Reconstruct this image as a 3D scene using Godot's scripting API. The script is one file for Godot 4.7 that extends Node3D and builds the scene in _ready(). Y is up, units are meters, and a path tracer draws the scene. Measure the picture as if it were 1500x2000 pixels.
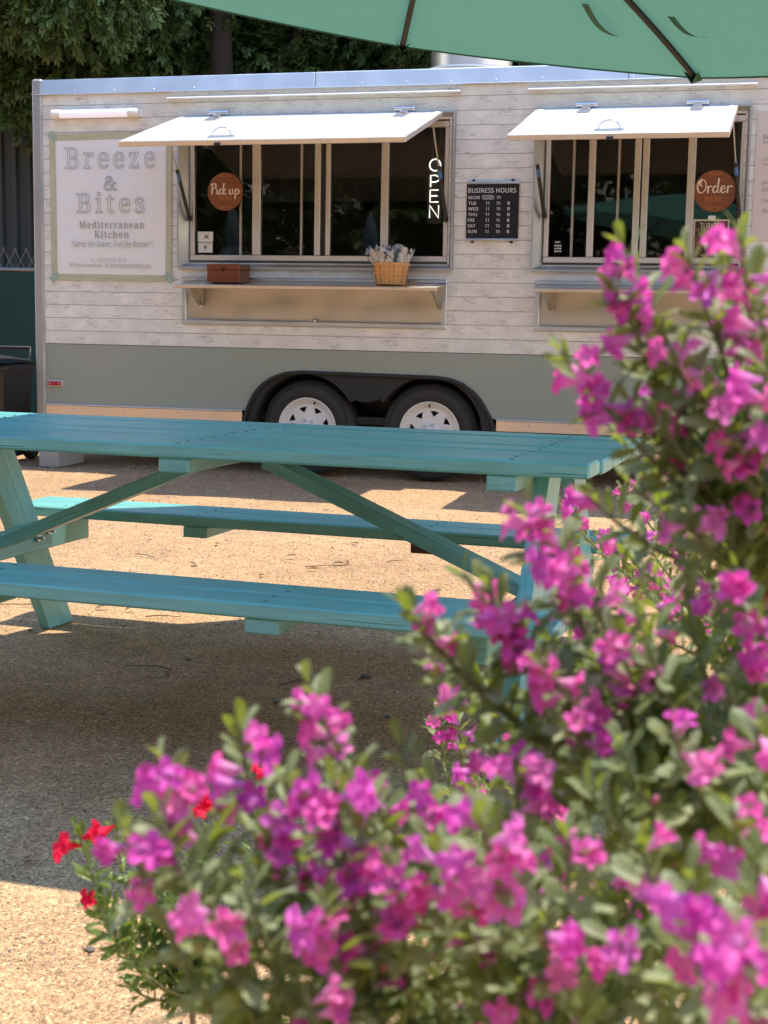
extends Node3D

# ------------------------------------------------------------------ helpers
var taken := {}
var rng := RandomNumberGenerator.new()
var M := {}
var cam: Camera3D

class MB:
	var v := PackedVector3Array()
	var n := PackedVector3Array()
	var t := PackedVector2Array()
	var c := PackedColorArray()
	var ix := PackedInt32Array()
	var tint := Color.WHITE
	func vert(p: Vector3, nn: Vector3, uv := Vector2.ZERO) -> int:
		v.push_back(p); n.push_back(nn); t.push_back(uv); c.push_back(tint)
		return v.size() - 1
	func tri(a: int, b: int, d: int, out: Vector3) -> void:
		var k := (v[b] - v[a]).cross(v[d] - v[a])
		if k.dot(out) > 0.0: ix.append_array([a, d, b])
		else: ix.append_array([a, b, d])
	# four corners in ring order; out is roughly outwards
	func quad(p0: Vector3, p1: Vector3, p2: Vector3, p3: Vector3, out: Vector3, u0 := Vector2(0, 0), u1 := Vector2(1, 0), u2 := Vector2(1, 1), u3 := Vector2(0, 1)) -> void:
		var nn := (p1 - p0).cross(p2 - p0)
		if nn.length_squared() < 1e-16: nn = (p2 - p0).cross(p3 - p0)
		nn = nn.normalized()
		if nn.dot(out) < 0.0: nn = -nn
		var a := vert(p0, nn, u0); var b := vert(p1, nn, u1); var d := vert(p2, nn, u2); var e := vert(p3, nn, u3)
		tri(a, b, d, nn); tri(a, d, e, nn)
	func tri3(p0: Vector3, p1: Vector3, p2: Vector3, out: Vector3) -> void:
		var nn := (p1 - p0).cross(p2 - p0).normalized()
		if nn.dot(out) < 0.0: nn = -nn
		tri(vert(p0, nn), vert(p1, nn), vert(p2, nn), nn)
	func box(at: Vector3, s: Vector3, bev := 0.0, b := Basis(), uo := Vector2.ZERO) -> void:
		var h := s * 0.5
		var lg := 0
		if s[1] > s[lg]: lg = 1
		if s[2] > s[lg]: lg = 2
		var e := minf(bev, minf(h.x, minf(h.y, h.z)) * 0.9)
		for k in 3:
			var a := (k + 1) % 3
			var d := (k + 2) % 3
			var ua := a
			var ub := d
			if d == lg: ua = d; ub = a
			for sg in [-1.0, 1.0]:
				var ps: Array[Vector3] = []
				var us: Array[Vector2] = []
				for q in [[-1.0, -1.0], [1.0, -1.0], [1.0, 1.0], [-1.0, 1.0]]:
					var p := Vector3.ZERO
					p[k] = sg * h[k]; p[a] = q[0] * (h[a] - e); p[d] = q[1] * (h[d] - e)
					us.append(Vector2(p[ua], p[ub] + sg * 0.37 + k * 0.21) + uo)
					ps.append(at + b * p)
				var o := Vector3.ZERO
				o[k] = sg
				quad(ps[0], ps[1], ps[2], ps[3], b * o, us[0], us[1], us[2], us[3])
		if e <= 0.0: return
		for k in 3:
			var a := (k + 1) % 3
			var d := (k + 2) % 3
			for sa in [-1.0, 1.0]:
				for sd in [-1.0, 1.0]:
					var ps: Array[Vector3] = []
					for q in [[-1.0, 0], [1.0, 0], [1.0, 1], [-1.0, 1]]:
						var p := Vector3.ZERO
						p[k] = q[0] * (h[k] - e)
						p[a] = sa * (h[a] - (e if q[1] == 1 else 0.0)); p[d] = sd * (h[d] - (e if q[1] == 0 else 0.0))
						ps.append(at + b * p)
					var o := Vector3.ZERO
					o[a] = sa; o[d] = sd
					quad(ps[0], ps[1], ps[2], ps[3], b * o, uo, uo + Vector2(s[k], 0), uo + Vector2(s[k], e), uo + Vector2(0, e))
		for sx in [-1.0, 1.0]:
			for sy in [-1.0, 1.0]:
				for sz in [-1.0, 1.0]:
					tri3(at + b * Vector3(sx * h.x, sy * (h.y - e), sz * (h.z - e)), at + b * Vector3(sx * (h.x - e), sy * h.y, sz * (h.z - e)), at + b * Vector3(sx * (h.x - e), sy * (h.y - e), sz * h.z), b * Vector3(sx, sy, sz))
	func bar(p: Vector3, q: Vector3, w: float, h: float, up := Vector3.UP, bev := 0.0) -> void:
		var z := (q - p).normalized()
		var x := up.cross(z).normalized()
		box((p + q) * 0.5, Vector3(w, h, p.distance_to(q)), bev, Basis(x, z.cross(x), z))
	func tube(ps: Array, rs: Array, seg := 8, cap := true) -> void:
		var x := Vector3.RIGHT
		var first := v.size()
		var m := ps.size()
		for i in m:
			var dir: Vector3 = ((ps[mini(i + 1, m - 1)] as Vector3) - (ps[maxi(i - 1, 0)] as Vector3)).normalized()
			if i == 0: x = dir.cross(Vector3.UP if absf(dir.y) < 0.9 else Vector3.RIGHT).normalized()
			x = (x - dir * x.dot(dir)).normalized()
			var y := dir.cross(x)
			for k in seg + 1:
				var a := TAU * k / seg
				var o := x * cos(a) + y * sin(a)
				vert(ps[i] + o * float(rs[mini(i, rs.size() - 1)]), o, Vector2(float(k) / seg, float(i) * 0.1))
		for i in m - 1:
			for k in seg:
				var a := first + i * (seg + 1) + k
				var b2 := a + 1
				var d := a + seg + 1
				tri(a, b2, d, n[a] + n[b2]); tri(b2, d + 1, d, n[a] + n[b2])
		if cap:
			for e in [0, m - 1]:
				var o: Vector3 = ((ps[0] as Vector3) - (ps[1] as Vector3)).normalized() if e == 0 else ((ps[m - 1] as Vector3) - (ps[m - 2] as Vector3)).normalized()
				var cc := vert(ps[e], o)
				var base := v.size()
				for k in seg + 1: vert(v[first + e * (seg + 1) + k], o)
				for k in seg: tri(cc, base + k, base + k + 1, o)
	# profile of (radius, height) turned round the axis through at
	func lathe(prof: Array, seg := 24, xf := Transform3D(), smooth := true) -> void:
		for i in prof.size() - 1:
			var p: Vector2 = prof[i]
			var q: Vector2 = prof[i + 1]
			var d := (q - p).normalized()
			var nr := Vector2(d.y, -d.x)
			var n0 := nr
			var n1 := nr
			if smooth:
				if i > 0:
					var dd: Vector2 = (p - (prof[i - 1] as Vector2)).normalized()
					if dd.dot(d) > 0.6: n0 = (nr + Vector2(dd.y, -dd.x)).normalized()
				if i < prof.size() - 2:
					var dd: Vector2 = ((prof[i + 2] as Vector2) - q).normalized()
					if dd.dot(d) > 0.6: n1 = (nr + Vector2(dd.y, -dd.x)).normalized()
			var first := v.size()
			for k in seg + 1:
				var a := TAU * k / seg
				var r := Vector3(cos(a), 0, sin(a))
				vert(xf * (r * p.x + Vector3(0, p.y, 0)), (xf.basis * (r * n0.x + Vector3(0, n0.y, 0))).normalized(), Vector2(a * 0.3, p.y))
				vert(xf * (r * q.x + Vector3(0, q.y, 0)), (xf.basis * (r * n1.x + Vector3(0, n1.y, 0))).normalized(), Vector2(a * 0.3, q.y))
			for k in seg:
				var a := first + k * 2
				var o := n[a] + n[a + 1] + n[a + 2]
				tri(a, a + 1, a + 2, o); tri(a + 1, a + 3, a + 2, o)
	# flat polygon at depth z facing +z, with edges of thickness th behind it
	func plate(poly: PackedVector2Array, z: float, th: float, uvs := 1.0) -> void:
		var tr := Geometry2D.triangulate_polygon(poly)
		var first := v.size()
		for p in poly: vert(Vector3(p.x, p.y, z), Vector3.BACK, p * uvs)
		for k in range(0, tr.size(), 3): tri(first + tr[k], first + tr[k + 1], first + tr[k + 2], Vector3.BACK)
		if th <= 0.0: return
		var cw := Geometry2D.is_polygon_clockwise(poly)
		for k in poly.size():
			var p := poly[k]
			var q := poly[(k + 1) % poly.size()]
			var o := Vector2(q.y - p.y, p.x - q.x) * (-1.0 if cw else 1.0)
			quad(Vector3(p.x, p.y, z), Vector3(q.x, q.y, z), Vector3(q.x, q.y, z - th), Vector3(p.x, p.y, z - th), Vector3(o.x, o.y, 0))
	# grid of points rows x cols, smooth
	func grid(ps: Array, cols: int, out: Vector3, uvw := Vector2.ONE) -> void:
		var rows := ps.size() / cols
		var first := v.size()
		for r in rows:
			for k in cols:
				var a: Vector3 = ps[r * cols + mini(k + 1, cols - 1)] - ps[r * cols + maxi(k - 1, 0)]
				var b: Vector3 = ps[mini(r + 1, rows - 1) * cols + k] - ps[maxi(r - 1, 0) * cols + k]
				var nn := a.cross(b).normalized()
				if nn.dot(out) < 0.0: nn = -nn
				vert(ps[r * cols + k], nn, Vector2(float(k) / (cols - 1), float(r) / (rows - 1)) * uvw)
		for r in rows - 1:
			for k in cols - 1:
				var a := first + r * cols + k
				tri(a, a + 1, a + cols + 1, n[a]); tri(a, a + cols + 1, a + cols, n[a])
	func mesh() -> ArrayMesh:
		var m := ArrayMesh.new()
		var a := []
		a.resize(Mesh.ARRAY_MAX)
		a[Mesh.ARRAY_VERTEX] = v; a[Mesh.ARRAY_NORMAL] = n; a[Mesh.ARRAY_TEX_UV] = t; a[Mesh.ARRAY_COLOR] = c; a[Mesh.ARRAY_INDEX] = ix
		m.add_surface_from_arrays(Mesh.PRIMITIVE_TRIANGLES, a)
		return m

func numbered(s: String) -> String:
	var k: int = taken.get(s, 0)
	taken[s] = k + 1
	return s if k == 0 else "%s_%03d" % [s, k]

func tag(o: Node, label: String, category: String, group := "", kind := "") -> Node:
	if label: o.set_meta("label", label)
	if category: o.set_meta("category", category)
	if group: o.set_meta("group", group)
	if kind: o.set_meta("kind", kind)
	return o

func thing(called: String, label: String, category: String, at := Vector3.ZERO, turn := 0.0, group := "") -> Node3D:
	var o := Node3D.new()
	o.name = numbered(called)
	add_child(o)
	o.position = at
	o.rotation.y = turn
	tag(o, label, category, group)
	return o

func put(called: String, mesh: Mesh, mat: Material, parent: Node = self, xf := Transform3D()) -> MeshInstance3D:
	var o := MeshInstance3D.new()
	o.name = numbered(called) if parent == self else called
	o.mesh = mesh
	o.material_override = mat
	o.transform = xf
	parent.add_child(o, true)
	return o

func pbox(called: String, at: Vector3, s: Vector3, mat: Material, parent: Node, bev := 0.0, b := Basis()) -> MeshInstance3D:
	var q := MB.new()
	q.box(Vector3.ZERO, s, bev, Basis(), Vector2(rng.randf() * 3.0, rng.randf() * 3.0))
	return put(called, q.mesh(), mat, parent, Transform3D(b, at))

func many(called: String, mesh: Mesh, mat: Material, xs: Array, parent: Node, tints := []) -> MultiMeshInstance3D:
	var mm := MultiMesh.new()
	mm.transform_format = MultiMesh.TRANSFORM_3D
	mm.use_colors = tints.size() > 0
	mm.mesh = mesh
	mm.instance_count = xs.size()
	for i in xs.size():
		mm.set_instance_transform(i, xs[i])
		if tints.size() > 0: mm.set_instance_color(i, tints[i])
	var o := MultiMeshInstance3D.new()
	o.name = numbered(called) if parent == self else called
	o.multimesh = mm
	o.material_override = mat
	o.set_meta("kind", "stuff")
	parent.add_child(o, true)
	return o

func lin(r: float, g: float, b: float, a := 1.0) -> Color:
	var c := Color(r, g, b).linear_to_srgb()
	c.a = a
	return c

func mat(c: Color, rough := 0.8, metal := 0.0, spec := 0.5) -> StandardMaterial3D:
	var m := StandardMaterial3D.new()
	m.albedo_color = c
	m.roughness = rough
	m.metallic = metal
	m.metallic_specular = spec
	return m

func noise(freq: float, sd: int, kind := FastNoiseLite.TYPE_SIMPLEX_SMOOTH, oct := 4) -> FastNoiseLite:
	var f := FastNoiseLite.new()
	f.noise_type = kind
	f.frequency = freq
	f.seed = sd
	f.fractal_octaves = oct
	return f

func itex(im: Image) -> ImageTexture:
	return ImageTexture.create_from_image(im)

# ------------------------------------------------------------------ lettering
var fonts := {}
func font_of(fam: String, gap: int, bold := false) -> Font:
	var key := fam + str(gap) + str(bold)
	if not fonts.has(key):
		var f := SystemFont.new()
		f.font_names = PackedStringArray([fam])
		f.font_weight = 700 if bold else 400
		var w := FontVariation.new()
		w.base_font = f
		w.spacing_glyph = gap
		fonts[key] = w
	return fonts[key]

# triangles of the lettering, fitted into the rectangle x0..x1, y0..y1
func glyphs(s: String, fam: String, x0: float, x1: float, y0: float, y1: float, gap := 0, bold := false, slant := 0.0, step := 2.0) -> PackedVector3Array:
	var tm := TextMesh.new()
	tm.text = s
	tm.font = font_of(fam, gap, bold)
	tm.font_size = 64
	tm.depth = 0.0
	tm.curve_step = step
	var a: PackedVector3Array = tm.get_mesh_arrays()[0]
	var ids = tm.get_mesh_arrays()[Mesh.ARRAY_INDEX]
	var r := PackedVector3Array()
	if ids != null:
		for k in ids: r.push_back(a[k])
	else: r = a
	var lo := Vector2(1e9, 1e9)
	var hi := -lo
	for k in r.size():
		r[k].x += r[k].y * slant
		lo = lo.min(Vector2(r[k].x, r[k].y)); hi = hi.max(Vector2(r[k].x, r[k].y))
	for k in r.size():
		r[k] = Vector3(lerpf(x0, x1, (r[k].x - lo.x) / (hi.x - lo.x)), lerpf(y0, y1, (r[k].y - lo.y) / (hi.y - lo.y)), 0)
	return r

func text_mesh(r: PackedVector3Array, q: MB = null) -> MB:
	if q == null: q = MB.new()
	for k in range(0, r.size(), 3):
		q.tri(q.vert(r[k], Vector3.BACK), q.vert(r[k + 1], Vector3.BACK), q.vert(r[k + 2], Vector3.BACK), Vector3.BACK)
	return q

func letters(called: String, s: String, fam: String, x0: float, x1: float, y0: float, y1: float, z: float, m: Material, parent: Node, gap := 0, bold := false, slant := 0.0) -> void:
	put(called, text_mesh(glyphs(s, fam, x0, x1, y0, y1, gap, bold, slant)).mesh(), m, parent, Transform3D(Basis(), Vector3(0, 0, z)))

# only the outlines of the letters, as a thin ribbon
func outline(r: PackedVector3Array, w: float) -> MB:
	var edges := {}
	var key := func(p: Vector3) -> Vector2i: return Vector2i(roundi(p.x * 20000.0), roundi(p.y * 20000.0))
	for k in range(0, r.size(), 3):
		for e in 3:
			var a: Vector3 = r[k + e]
			var b: Vector3 = r[k + (e + 1) % 3]
			var ka: Vector2i = key.call(a)
			var kb: Vector2i = key.call(b)
			if ka == kb: continue
			var id := [ka, kb] if (ka.x < kb.x or (ka.x == kb.x and ka.y < kb.y)) else [kb, ka]
			if edges.has(id): edges[id][2] += 1
			else: edges[id] = [a, b, 1]
	var q := MB.new()
	for id in edges:
		var e: Array = edges[id]
		if e[2] != 1: continue
		var d: Vector3 = (e[1] - e[0]).normalized()
		var o := Vector3(-d.y, d.x, 0) * w * 0.5
		d *= w * 0.4
		q.quad(e[0] - d + o, e[1] + d + o, e[1] + d - o, e[0] - d - o, Vector3.BACK)
	return q

# a pen stroke through points: smooth flat ribbon facing +z
func stroke(q: MB, pts: Array, w0: float, w1: float, closed := false) -> void:
	var cv := Curve3D.new()
	var m := pts.size()
	for k in m:
		var a: Vector2 = pts[maxi(k - 1, 0)]
		var b: Vector2 = pts[mini(k + 1, m - 1)]
		if closed and (k == 0 or k == m - 1): a = pts[m - 2]; b = pts[1]
		var tg := (b - a) / 6.0
		cv.add_point(Vector3(pts[k].x, pts[k].y, 0), Vector3(-tg.x, -tg.y, 0), Vector3(tg.x, tg.y, 0))
	cv.bake_interval = w0 * 0.9
	var bp := cv.get_baked_points()
	var prev := []
	for k in bp.size():
		var d: Vector3 = (bp[mini(k + 1, bp.size() - 1)] - bp[maxi(k - 1, 0)]).normalized()
		var f := absf(d.y) if d.y < 0.0 else d.y * 0.35
		var w := lerpf(w1, w0, clampf(f, 0.0, 1.0)) * 0.5
		var o := Vector3(-d.y, d.x, 0) * w
		var now := [bp[k] + o, bp[k] - o]
		if k > 0: q.quad(prev[0], now[0], now[1], prev[1], Vector3.BACK)
		prev = now

# rectangles left of r after taking the holes away: an array of Rect2
func minus(r: Rect2, holes: Array) -> Array:
	var todo := [r]
	for h: Rect2 in holes:
		var next := []
		for a: Rect2 in todo:
			var i := a.intersection(h)
			if not a.intersects(h) or i.size.x < 1e-4 or i.size.y < 1e-4:
				next.append(a); continue
			if i.position.x > a.position.x + 0.002: next.append(Rect2(a.position, Vector2(i.position.x - a.position.x, a.size.y)))
			if i.end.x < a.end.x - 0.002: next.append(Rect2(Vector2(i.end.x, a.position.y), Vector2(a.end.x - i.end.x, a.size.y)))
			if i.position.y > a.position.y + 0.002: next.append(Rect2(Vector2(i.position.x, a.position.y), Vector2(i.size.x, i.position.y - a.position.y)))
			if i.end.y < a.end.y - 0.002: next.append(Rect2(Vector2(i.position.x, i.end.y), Vector2(i.size.x, a.end.y - i.end.y)))
		todo = next
	return todo

# ------------------------------------------------------------------ materials
func make_materials() -> void:
	# gravel: two sizes of grain, a tone of its own on each grain
	var S := 1024
	var ca := noise(1.0 / 9.0, 3, FastNoiseLite.TYPE_CELLULAR, 1)
	ca.fractal_type = FastNoiseLite.FRACTAL_NONE
	ca.cellular_return_type = FastNoiseLite.RETURN_CELL_VALUE
	var cd := noise(1.0 / 9.0, 3, FastNoiseLite.TYPE_CELLULAR, 1)
	cd.fractal_type = FastNoiseLite.FRACTAL_NONE
	cd.cellular_return_type = FastNoiseLite.RETURN_DISTANCE
	var cb := noise(1.0 / 4.0, 8, FastNoiseLite.TYPE_CELLULAR, 1)
	cb.fractal_type = FastNoiseLite.FRACTAL_NONE
	cb.cellular_return_type = FastNoiseLite.RETURN_CELL_VALUE
	var da: PackedByteArray = ca.get_seamless_image(S, S, false, false, 0.06).get_data()
	var dd: PackedByteArray = cd.get_seamless_image(S, S, false, false, 0.06).get_data()
	var db: PackedByteArray = cb.get_seamless_image(S, S, false, false, 0.06).get_data()
	var dl: PackedByteArray = noise(1.0 / 150.0, 5).get_seamless_image(S, S).get_data()
	var dm: PackedByteArray = noise(1.0 / 26.0, 6, FastNoiseLite.TYPE_SIMPLEX_SMOOTH, 3).get_seamless_image(S, S).get_data()
	var col := PackedByteArray()
	col.resize(S * S * 3)
	var hgt := PackedByteArray()
	hgt.resize(S * S)
	for k in S * S:
		var a := da[k] / 255.0
		var b := db[k] / 255.0
		var d := dd[k] / 255.0
		var l := dl[k] / 255.0
		var g := 0.735 + 0.20 * (a - 0.5) + 0.20 * (b - 0.5) + 0.10 * (l - 0.5) + 0.20 * (dm[k] / 255.0 - 0.5) - 0.22 * clampf((d - 0.55) * 2.2, 0.0, 1.0)
		if a > 0.95: g += 0.10
		if b < 0.06: g -= 0.16
		var warm := 0.5 + 0.5 * sin(a * 40.0 + b * 9.0)
		col[k * 3] = clampi(int(255.0 * g), 0, 255)
		col[k * 3 + 1] = clampi(int(255.0 * g * (0.832 + 0.05 * warm)), 0, 255)
		col[k * 3 + 2] = clampi(int(255.0 * g * (0.645 + 0.10 * warm)), 0, 255)
		hgt[k] = clampi(int(255.0 * (0.10 + 0.75 * (0.35 + 0.65 * a) * (1.0 - d) + 0.16 * b) * (0.55 + 0.9 * (dm[k] / 255.0 - 0.25))), 0, 255)
	var gt := itex(Image.create_from_data(S, S, false, Image.FORMAT_RGB8, col))
	var gh := itex(Image.create_from_data(S, S, false, Image.FORMAT_L8, hgt))
	var g := mat(Color.WHITE, 0.95, 0.0, 0.25)
	g.albedo_texture = gt
	g.heightmap_enabled = true
	g.heightmap_texture = gh
	g.heightmap_scale = 0.9
	g.vertex_color_use_as_albedo = true
	M.gravel = g
	M.pebble = mat(Color.WHITE, 0.9, 0.0, 0.3)
	M.pebble.vertex_color_use_as_albedo = true

	# whitewashed planks: pale boards with broken grey-brown marks along the grain
	var W := 1024
	var H := 512
	var f1 := noise(0.012, 21)
	var f2 := noise(0.05, 22, FastNoiseLite.TYPE_SIMPLEX_SMOOTH, 3)
	var f3 := noise(0.006, 23, FastNoiseLite.TYPE_SIMPLEX_SMOOTH, 3)
	col = PackedByteArray(); col.resize(W * H * 3)
	for y in H:
		for x in W:
			var wx := x + 22.0 * f1.get_noise_2d(x * 1.3 + 700.0, y * 2.0)
			var wy := y + 9.0 * f1.get_noise_2d(x * 2.0, y * 2.0 + 300.0)
			var st := f2.get_noise_2d(wx * 0.42, wy * 1.7)
			var fine := f2.get_noise_2d(x * 0.9 + 400.0, y * 3.0)
			var mask := clampf(f1.get_noise_2d(x * 0.55, y * 1.1) * 2.4 + 0.12, 0.0, 1.0)
			var wide := f3.get_noise_2d(x, y * 0.8)
			var soft := clampf((st + 0.02) * 1.7, 0.0, 1.0) * mask
			var crack := clampf((f2.get_noise_2d(wx * 0.16 + 900.0, wy * 1.1) - 0.30) * 5.0, 0.0, 1.0) * mask * mask
			var dark := 0.42 * soft + 0.55 * crack * (0.5 + 0.5 * fine)
			var v := 0.90 + wide * 0.06 - dark * 0.32 + fine * 0.03
			var k := (y * W + x) * 3
			col[k] = clampi(int(255.0 * v), 0, 255)
			col[k + 1] = clampi(int(255.0 * (v * 0.972 - dark * 0.012)), 0, 255)
			col[k + 2] = clampi(int(255.0 * (v * 0.945 - dark * 0.02)), 0, 255)
	var pt := itex(Image.create_from_data(W, H, false, Image.FORMAT_RGB8, col))
	M.plank = []
	for k in 3:
		var p := mat(lin([0.92, 0.87, 0.90][k], [0.965, 0.915, 0.945][k], [0.96, 0.91, 0.94][k]), 0.55, 0.0, 0.4)
		p.albedo_texture = pt
		p.uv1_scale = Vector3(0.75, 2.0, 1)
		M.plank.append(p)

	# grain for painted and plain wood: streaks along u
	col = PackedByteArray(); col.resize(512 * 512 * 3)
	var wh := PackedByteArray(); wh.resize(512 * 512)
	var f4 := noise(0.03, 31, FastNoiseLite.TYPE_SIMPLEX_SMOOTH, 4)
	for y in 512:
		for x in 512:
			var s := f4.get_noise_2d(x * 0.12, y * 2.2)
			var l := f4.get_noise_2d(x * 0.25 + 900.0, y * 0.35)
			var crack := clampf((f4.get_noise_2d(x * 0.08 + 300.0, y * 5.0) - 0.42) * 7.0, 0.0, 1.0) * clampf(l * 3.0 + 0.2, 0.0, 1.0)
			var v := 0.92 + 0.06 * s + 0.09 * l - crack * 0.62
			var k := y * 512 + x
			for e in 3: col[k * 3 + e] = clampi(int(255.0 * v), 0, 255)
			wh[k] = clampi(int(255.0 * (0.6 + 0.25 * s - crack * 0.5)), 0, 255)
	M.grain_tex = itex(Image.create_from_data(512, 512, false, Image.FORMAT_RGB8, col))
	M.grain_h = itex(Image.create_from_data(512, 512, false, Image.FORMAT_L8, wh))
	M.teal = []
	for k in 4:
		var p := mat(lin([0.195, 0.175, 0.21, 0.185][k], [0.555, 0.53, 0.57, 0.545][k], [0.535, 0.515, 0.55, 0.525][k]), 0.34, 0.0, 0.5)
		grain(p, 0.9, 0.12)
		M.teal.append(p)
	M.box_wood = mat(lin(0.20, 0.052, 0.016), 0.35)
	grain(M.box_wood, 4.0, 0.05)
	M.bushel = mat(lin(0.68, 0.34, 0.11), 0.6)
	grain(M.bushel, 3.0, 0.05)
	M.round_wood = mat(lin(0.26, 0.085, 0.03), 0.6)
	grain(M.round_wood, 2.0, 0.03)
	M.bare_wood = mat(lin(0.16, 0.075, 0.04), 0.8)
	grain(M.bare_wood, 2.0, 0.1)

	# sheet metal: faint brushing and dents
	var mt := noise(0.02, 41, FastNoiseLite.TYPE_SIMPLEX_SMOOTH, 4)
	var ms := noise(0.012, 43, FastNoiseLite.TYPE_SIMPLEX_SMOOTH, 1)
	col = PackedByteArray(); col.resize(256 * 256)
	wh = PackedByteArray(); wh.resize(256 * 256)
	for y in 256:
		for x in 256:
			var s := mt.get_noise_2d(x * 0.1, y * 9.0)
			var l := ms.get_noise_2d(x, y + 500.0)
			col[y * 256 + x] = clampi(int(255.0 * (0.80 + 0.10 * s + 0.16 * l)), 0, 255)
			wh[y * 256 + x] = clampi(int(255.0 * (0.5 + 0.015 * s + 0.45 * l)), 0, 255)
	M.metal_r = itex(Image.create_from_data(256, 256, false, Image.FORMAT_L8, col))
	M.metal_h = itex(Image.create_from_data(256, 256, false, Image.FORMAT_L8, wh))
	M.trim = metal(lin(0.62, 0.67, 0.74), 0.45)
	M.alu = metal(lin(0.66, 0.62, 0.58), 0.6)
	M.steel = metal(lin(0.62, 0.58, 0.53), 0.5)
	M.steel.heightmap_scale = 0.5
	M.post = metal(lin(0.42, 0.43, 0.44), 0.75)
	M.chrome = mat(lin(0.75, 0.75, 0.75), 0.18, 1.0)
	M.zinc = mat(lin(0.55, 0.56, 0.58), 0.35, 1.0)
	M.white = mat(lin(0.80, 0.80, 0.78), 0.45)
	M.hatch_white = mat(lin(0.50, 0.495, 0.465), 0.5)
	M.dull_white = mat(lin(0.72, 0.70, 0.66), 0.6)
	M.grey_paint = mat(lin(0.275, 0.31, 0.260), 0.5)
	M.black = mat(lin(0.012, 0.012, 0.013), 0.55)
	M.rubber = mat(lin(0.022, 0.022, 0.023), 0.8)
	M.tyre = mat(lin(0.028, 0.027, 0.026), 0.75)
	M.rod = mat(lin(0.35, 0.35, 0.36), 0.3, 1.0)
	M.screw_paint = mat(lin(0.07, 0.23, 0.23), 0.6)
	M.dark = mat(lin(0.05, 0.048, 0.046), 0.9)
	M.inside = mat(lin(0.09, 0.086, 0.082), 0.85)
	M.skirt = metal(lin(0.74, 0.67, 0.64), 0.45)
	M.red = mat(lin(0.42, 0.012, 0.02), 0.25)
	M.glass = mat(Color(0.004, 0.005, 0.005, 0.15), 0.02)
	M.glass.transparency = BaseMaterial3D.TRANSPARENCY_ALPHA
	M.ink = mat(lin(0.22, 0.22, 0.19), 0.8)
	M.ink_line = mat(lin(0.27, 0.28, 0.23), 0.8)
	M.casing = metal(lin(0.46, 0.48, 0.48), 0.62)
	M.ink_soft = mat(lin(0.36, 0.36, 0.33), 0.8)
	M.letter = mat(lin(0.82, 0.82, 0.80), 0.6)
	M.cream = mat(lin(0.85, 0.72, 0.62), 0.6)
	M.copper = mat(lin(0.55, 0.20, 0.06), 0.6)
	M.felt = mat(lin(0.012, 0.014, 0.018), 0.9)
	M.vinyl = mat(lin(0.76, 0.765, 0.765), 0.5)
	M.tape = mat(lin(0.55, 0.55, 0.38), 0.6)
	grain(M.tape, 1.5, 0.0)
	M.patch = mat(lin(0.30, 0.40, 0.33), 0.6)
	M.paper = mat(lin(0.66, 0.66, 0.62), 0.7)
	M.concrete = mat(lin(0.34, 0.33, 0.31), 0.95)
	M.siding = mat(lin(0.060, 0.072, 0.080), 0.6)
	M.eave = mat(lin(0.16, 0.18, 0.19), 0.5)
	M.screen = mat(lin(0.012, 0.055, 0.048), 0.8)
	M.wire = mat(lin(0.30, 0.31, 0.31), 0.45, 0.8)
	M.bin = mat(lin(0.014, 0.015, 0.016), 0.5)
	M.neon = mat(lin(0.9, 0.9, 0.82), 0.4)
	M.neon.emission_enabled = true
	M.neon.emission = lin(1.0, 0.98, 0.86)
	M.neon.emission_energy_multiplier = 1.1
	M.tube = mat(lin(0.82, 0.82, 0.88), 0.4)
	M.tube.emission_enabled = true
	M.tube.emission = lin(0.80, 0.78, 1.0)
	M.tube.emission_energy_multiplier = 0.28
	# plants
	M.bark = mat(lin(0.035, 0.028, 0.023), 0.95)
	M.twig = mat(lin(0.25, 0.19, 0.12), 0.85)
	M.green_twig = mat(lin(0.20, 0.24, 0.11), 0.8)
	M.sage = []
	for k in 3:
		var p := mat(lin([0.155, 0.095, 0.225][k], [0.192, 0.13, 0.262][k], [0.095, 0.055, 0.158][k]), 0.55, 0.0, 0.4)
		p.backlight_enabled = true
		p.backlight = Color(0.72, 0.80, 0.22) * 0.75
		p.rim_enabled = true
		p.rim = 0.2
		M.sage.append(p)
	M.pink = []
	for k in 3:
		var p := mat(lin([1.0, 0.90, 1.0][k], [1.0, 0.72, 1.0][k], [1.0, 0.98, 0.93][k]), 0.6, 0.0, 0.25)
		p.vertex_color_use_as_albedo = true
		p.backlight_enabled = true
		p.backlight = Color(0.95, 0.85, 0.95)
		M.pink.append(p)
	M.bud = mat(lin(0.72, 0.22, 0.42), 0.6, 0.0, 0.3)
	M.salvia = mat(lin(0.085, 0.125, 0.030), 0.42, 0.0, 0.5)
	M.salvia.backlight_enabled = true
	M.salvia.backlight = Color(0.55, 0.70, 0.10) * 0.75
	M.salvia_red = mat(lin(0.72, 0.025, 0.05), 0.55, 0.0, 0.3)
	M.salvia_red.backlight_enabled = true
	M.salvia_red.backlight = Color(0.8, 0.25, 0.3)
	M.calyx = mat(lin(0.30, 0.14, 0.09), 0.7)
	M.oak = mat(Color.WHITE, 0.5, 0.0, 0.45)
	M.oak.vertex_color_use_as_albedo = true
	M.oak.backlight_enabled = true
	M.oak.backlight = Color(0.5, 0.65, 0.2) * 0.6
	M.dead_leaf = mat(lin(0.19, 0.11, 0.06), 0.85)
	M.canopy = mat(lin(0.09, 0.255, 0.195), 0.85, 0.0, 0.2)
	M.canopy.backlight_enabled = true
	M.canopy.backlight = lin(0.062, 0.146, 0.122)
	M.canopy_dark = mat(lin(0.05, 0.13, 0.09), 0.85, 0.0, 0.2)
	M.strap = mat(lin(0.075, 0.17, 0.125), 0.85, 0.0, 0.2)
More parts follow.
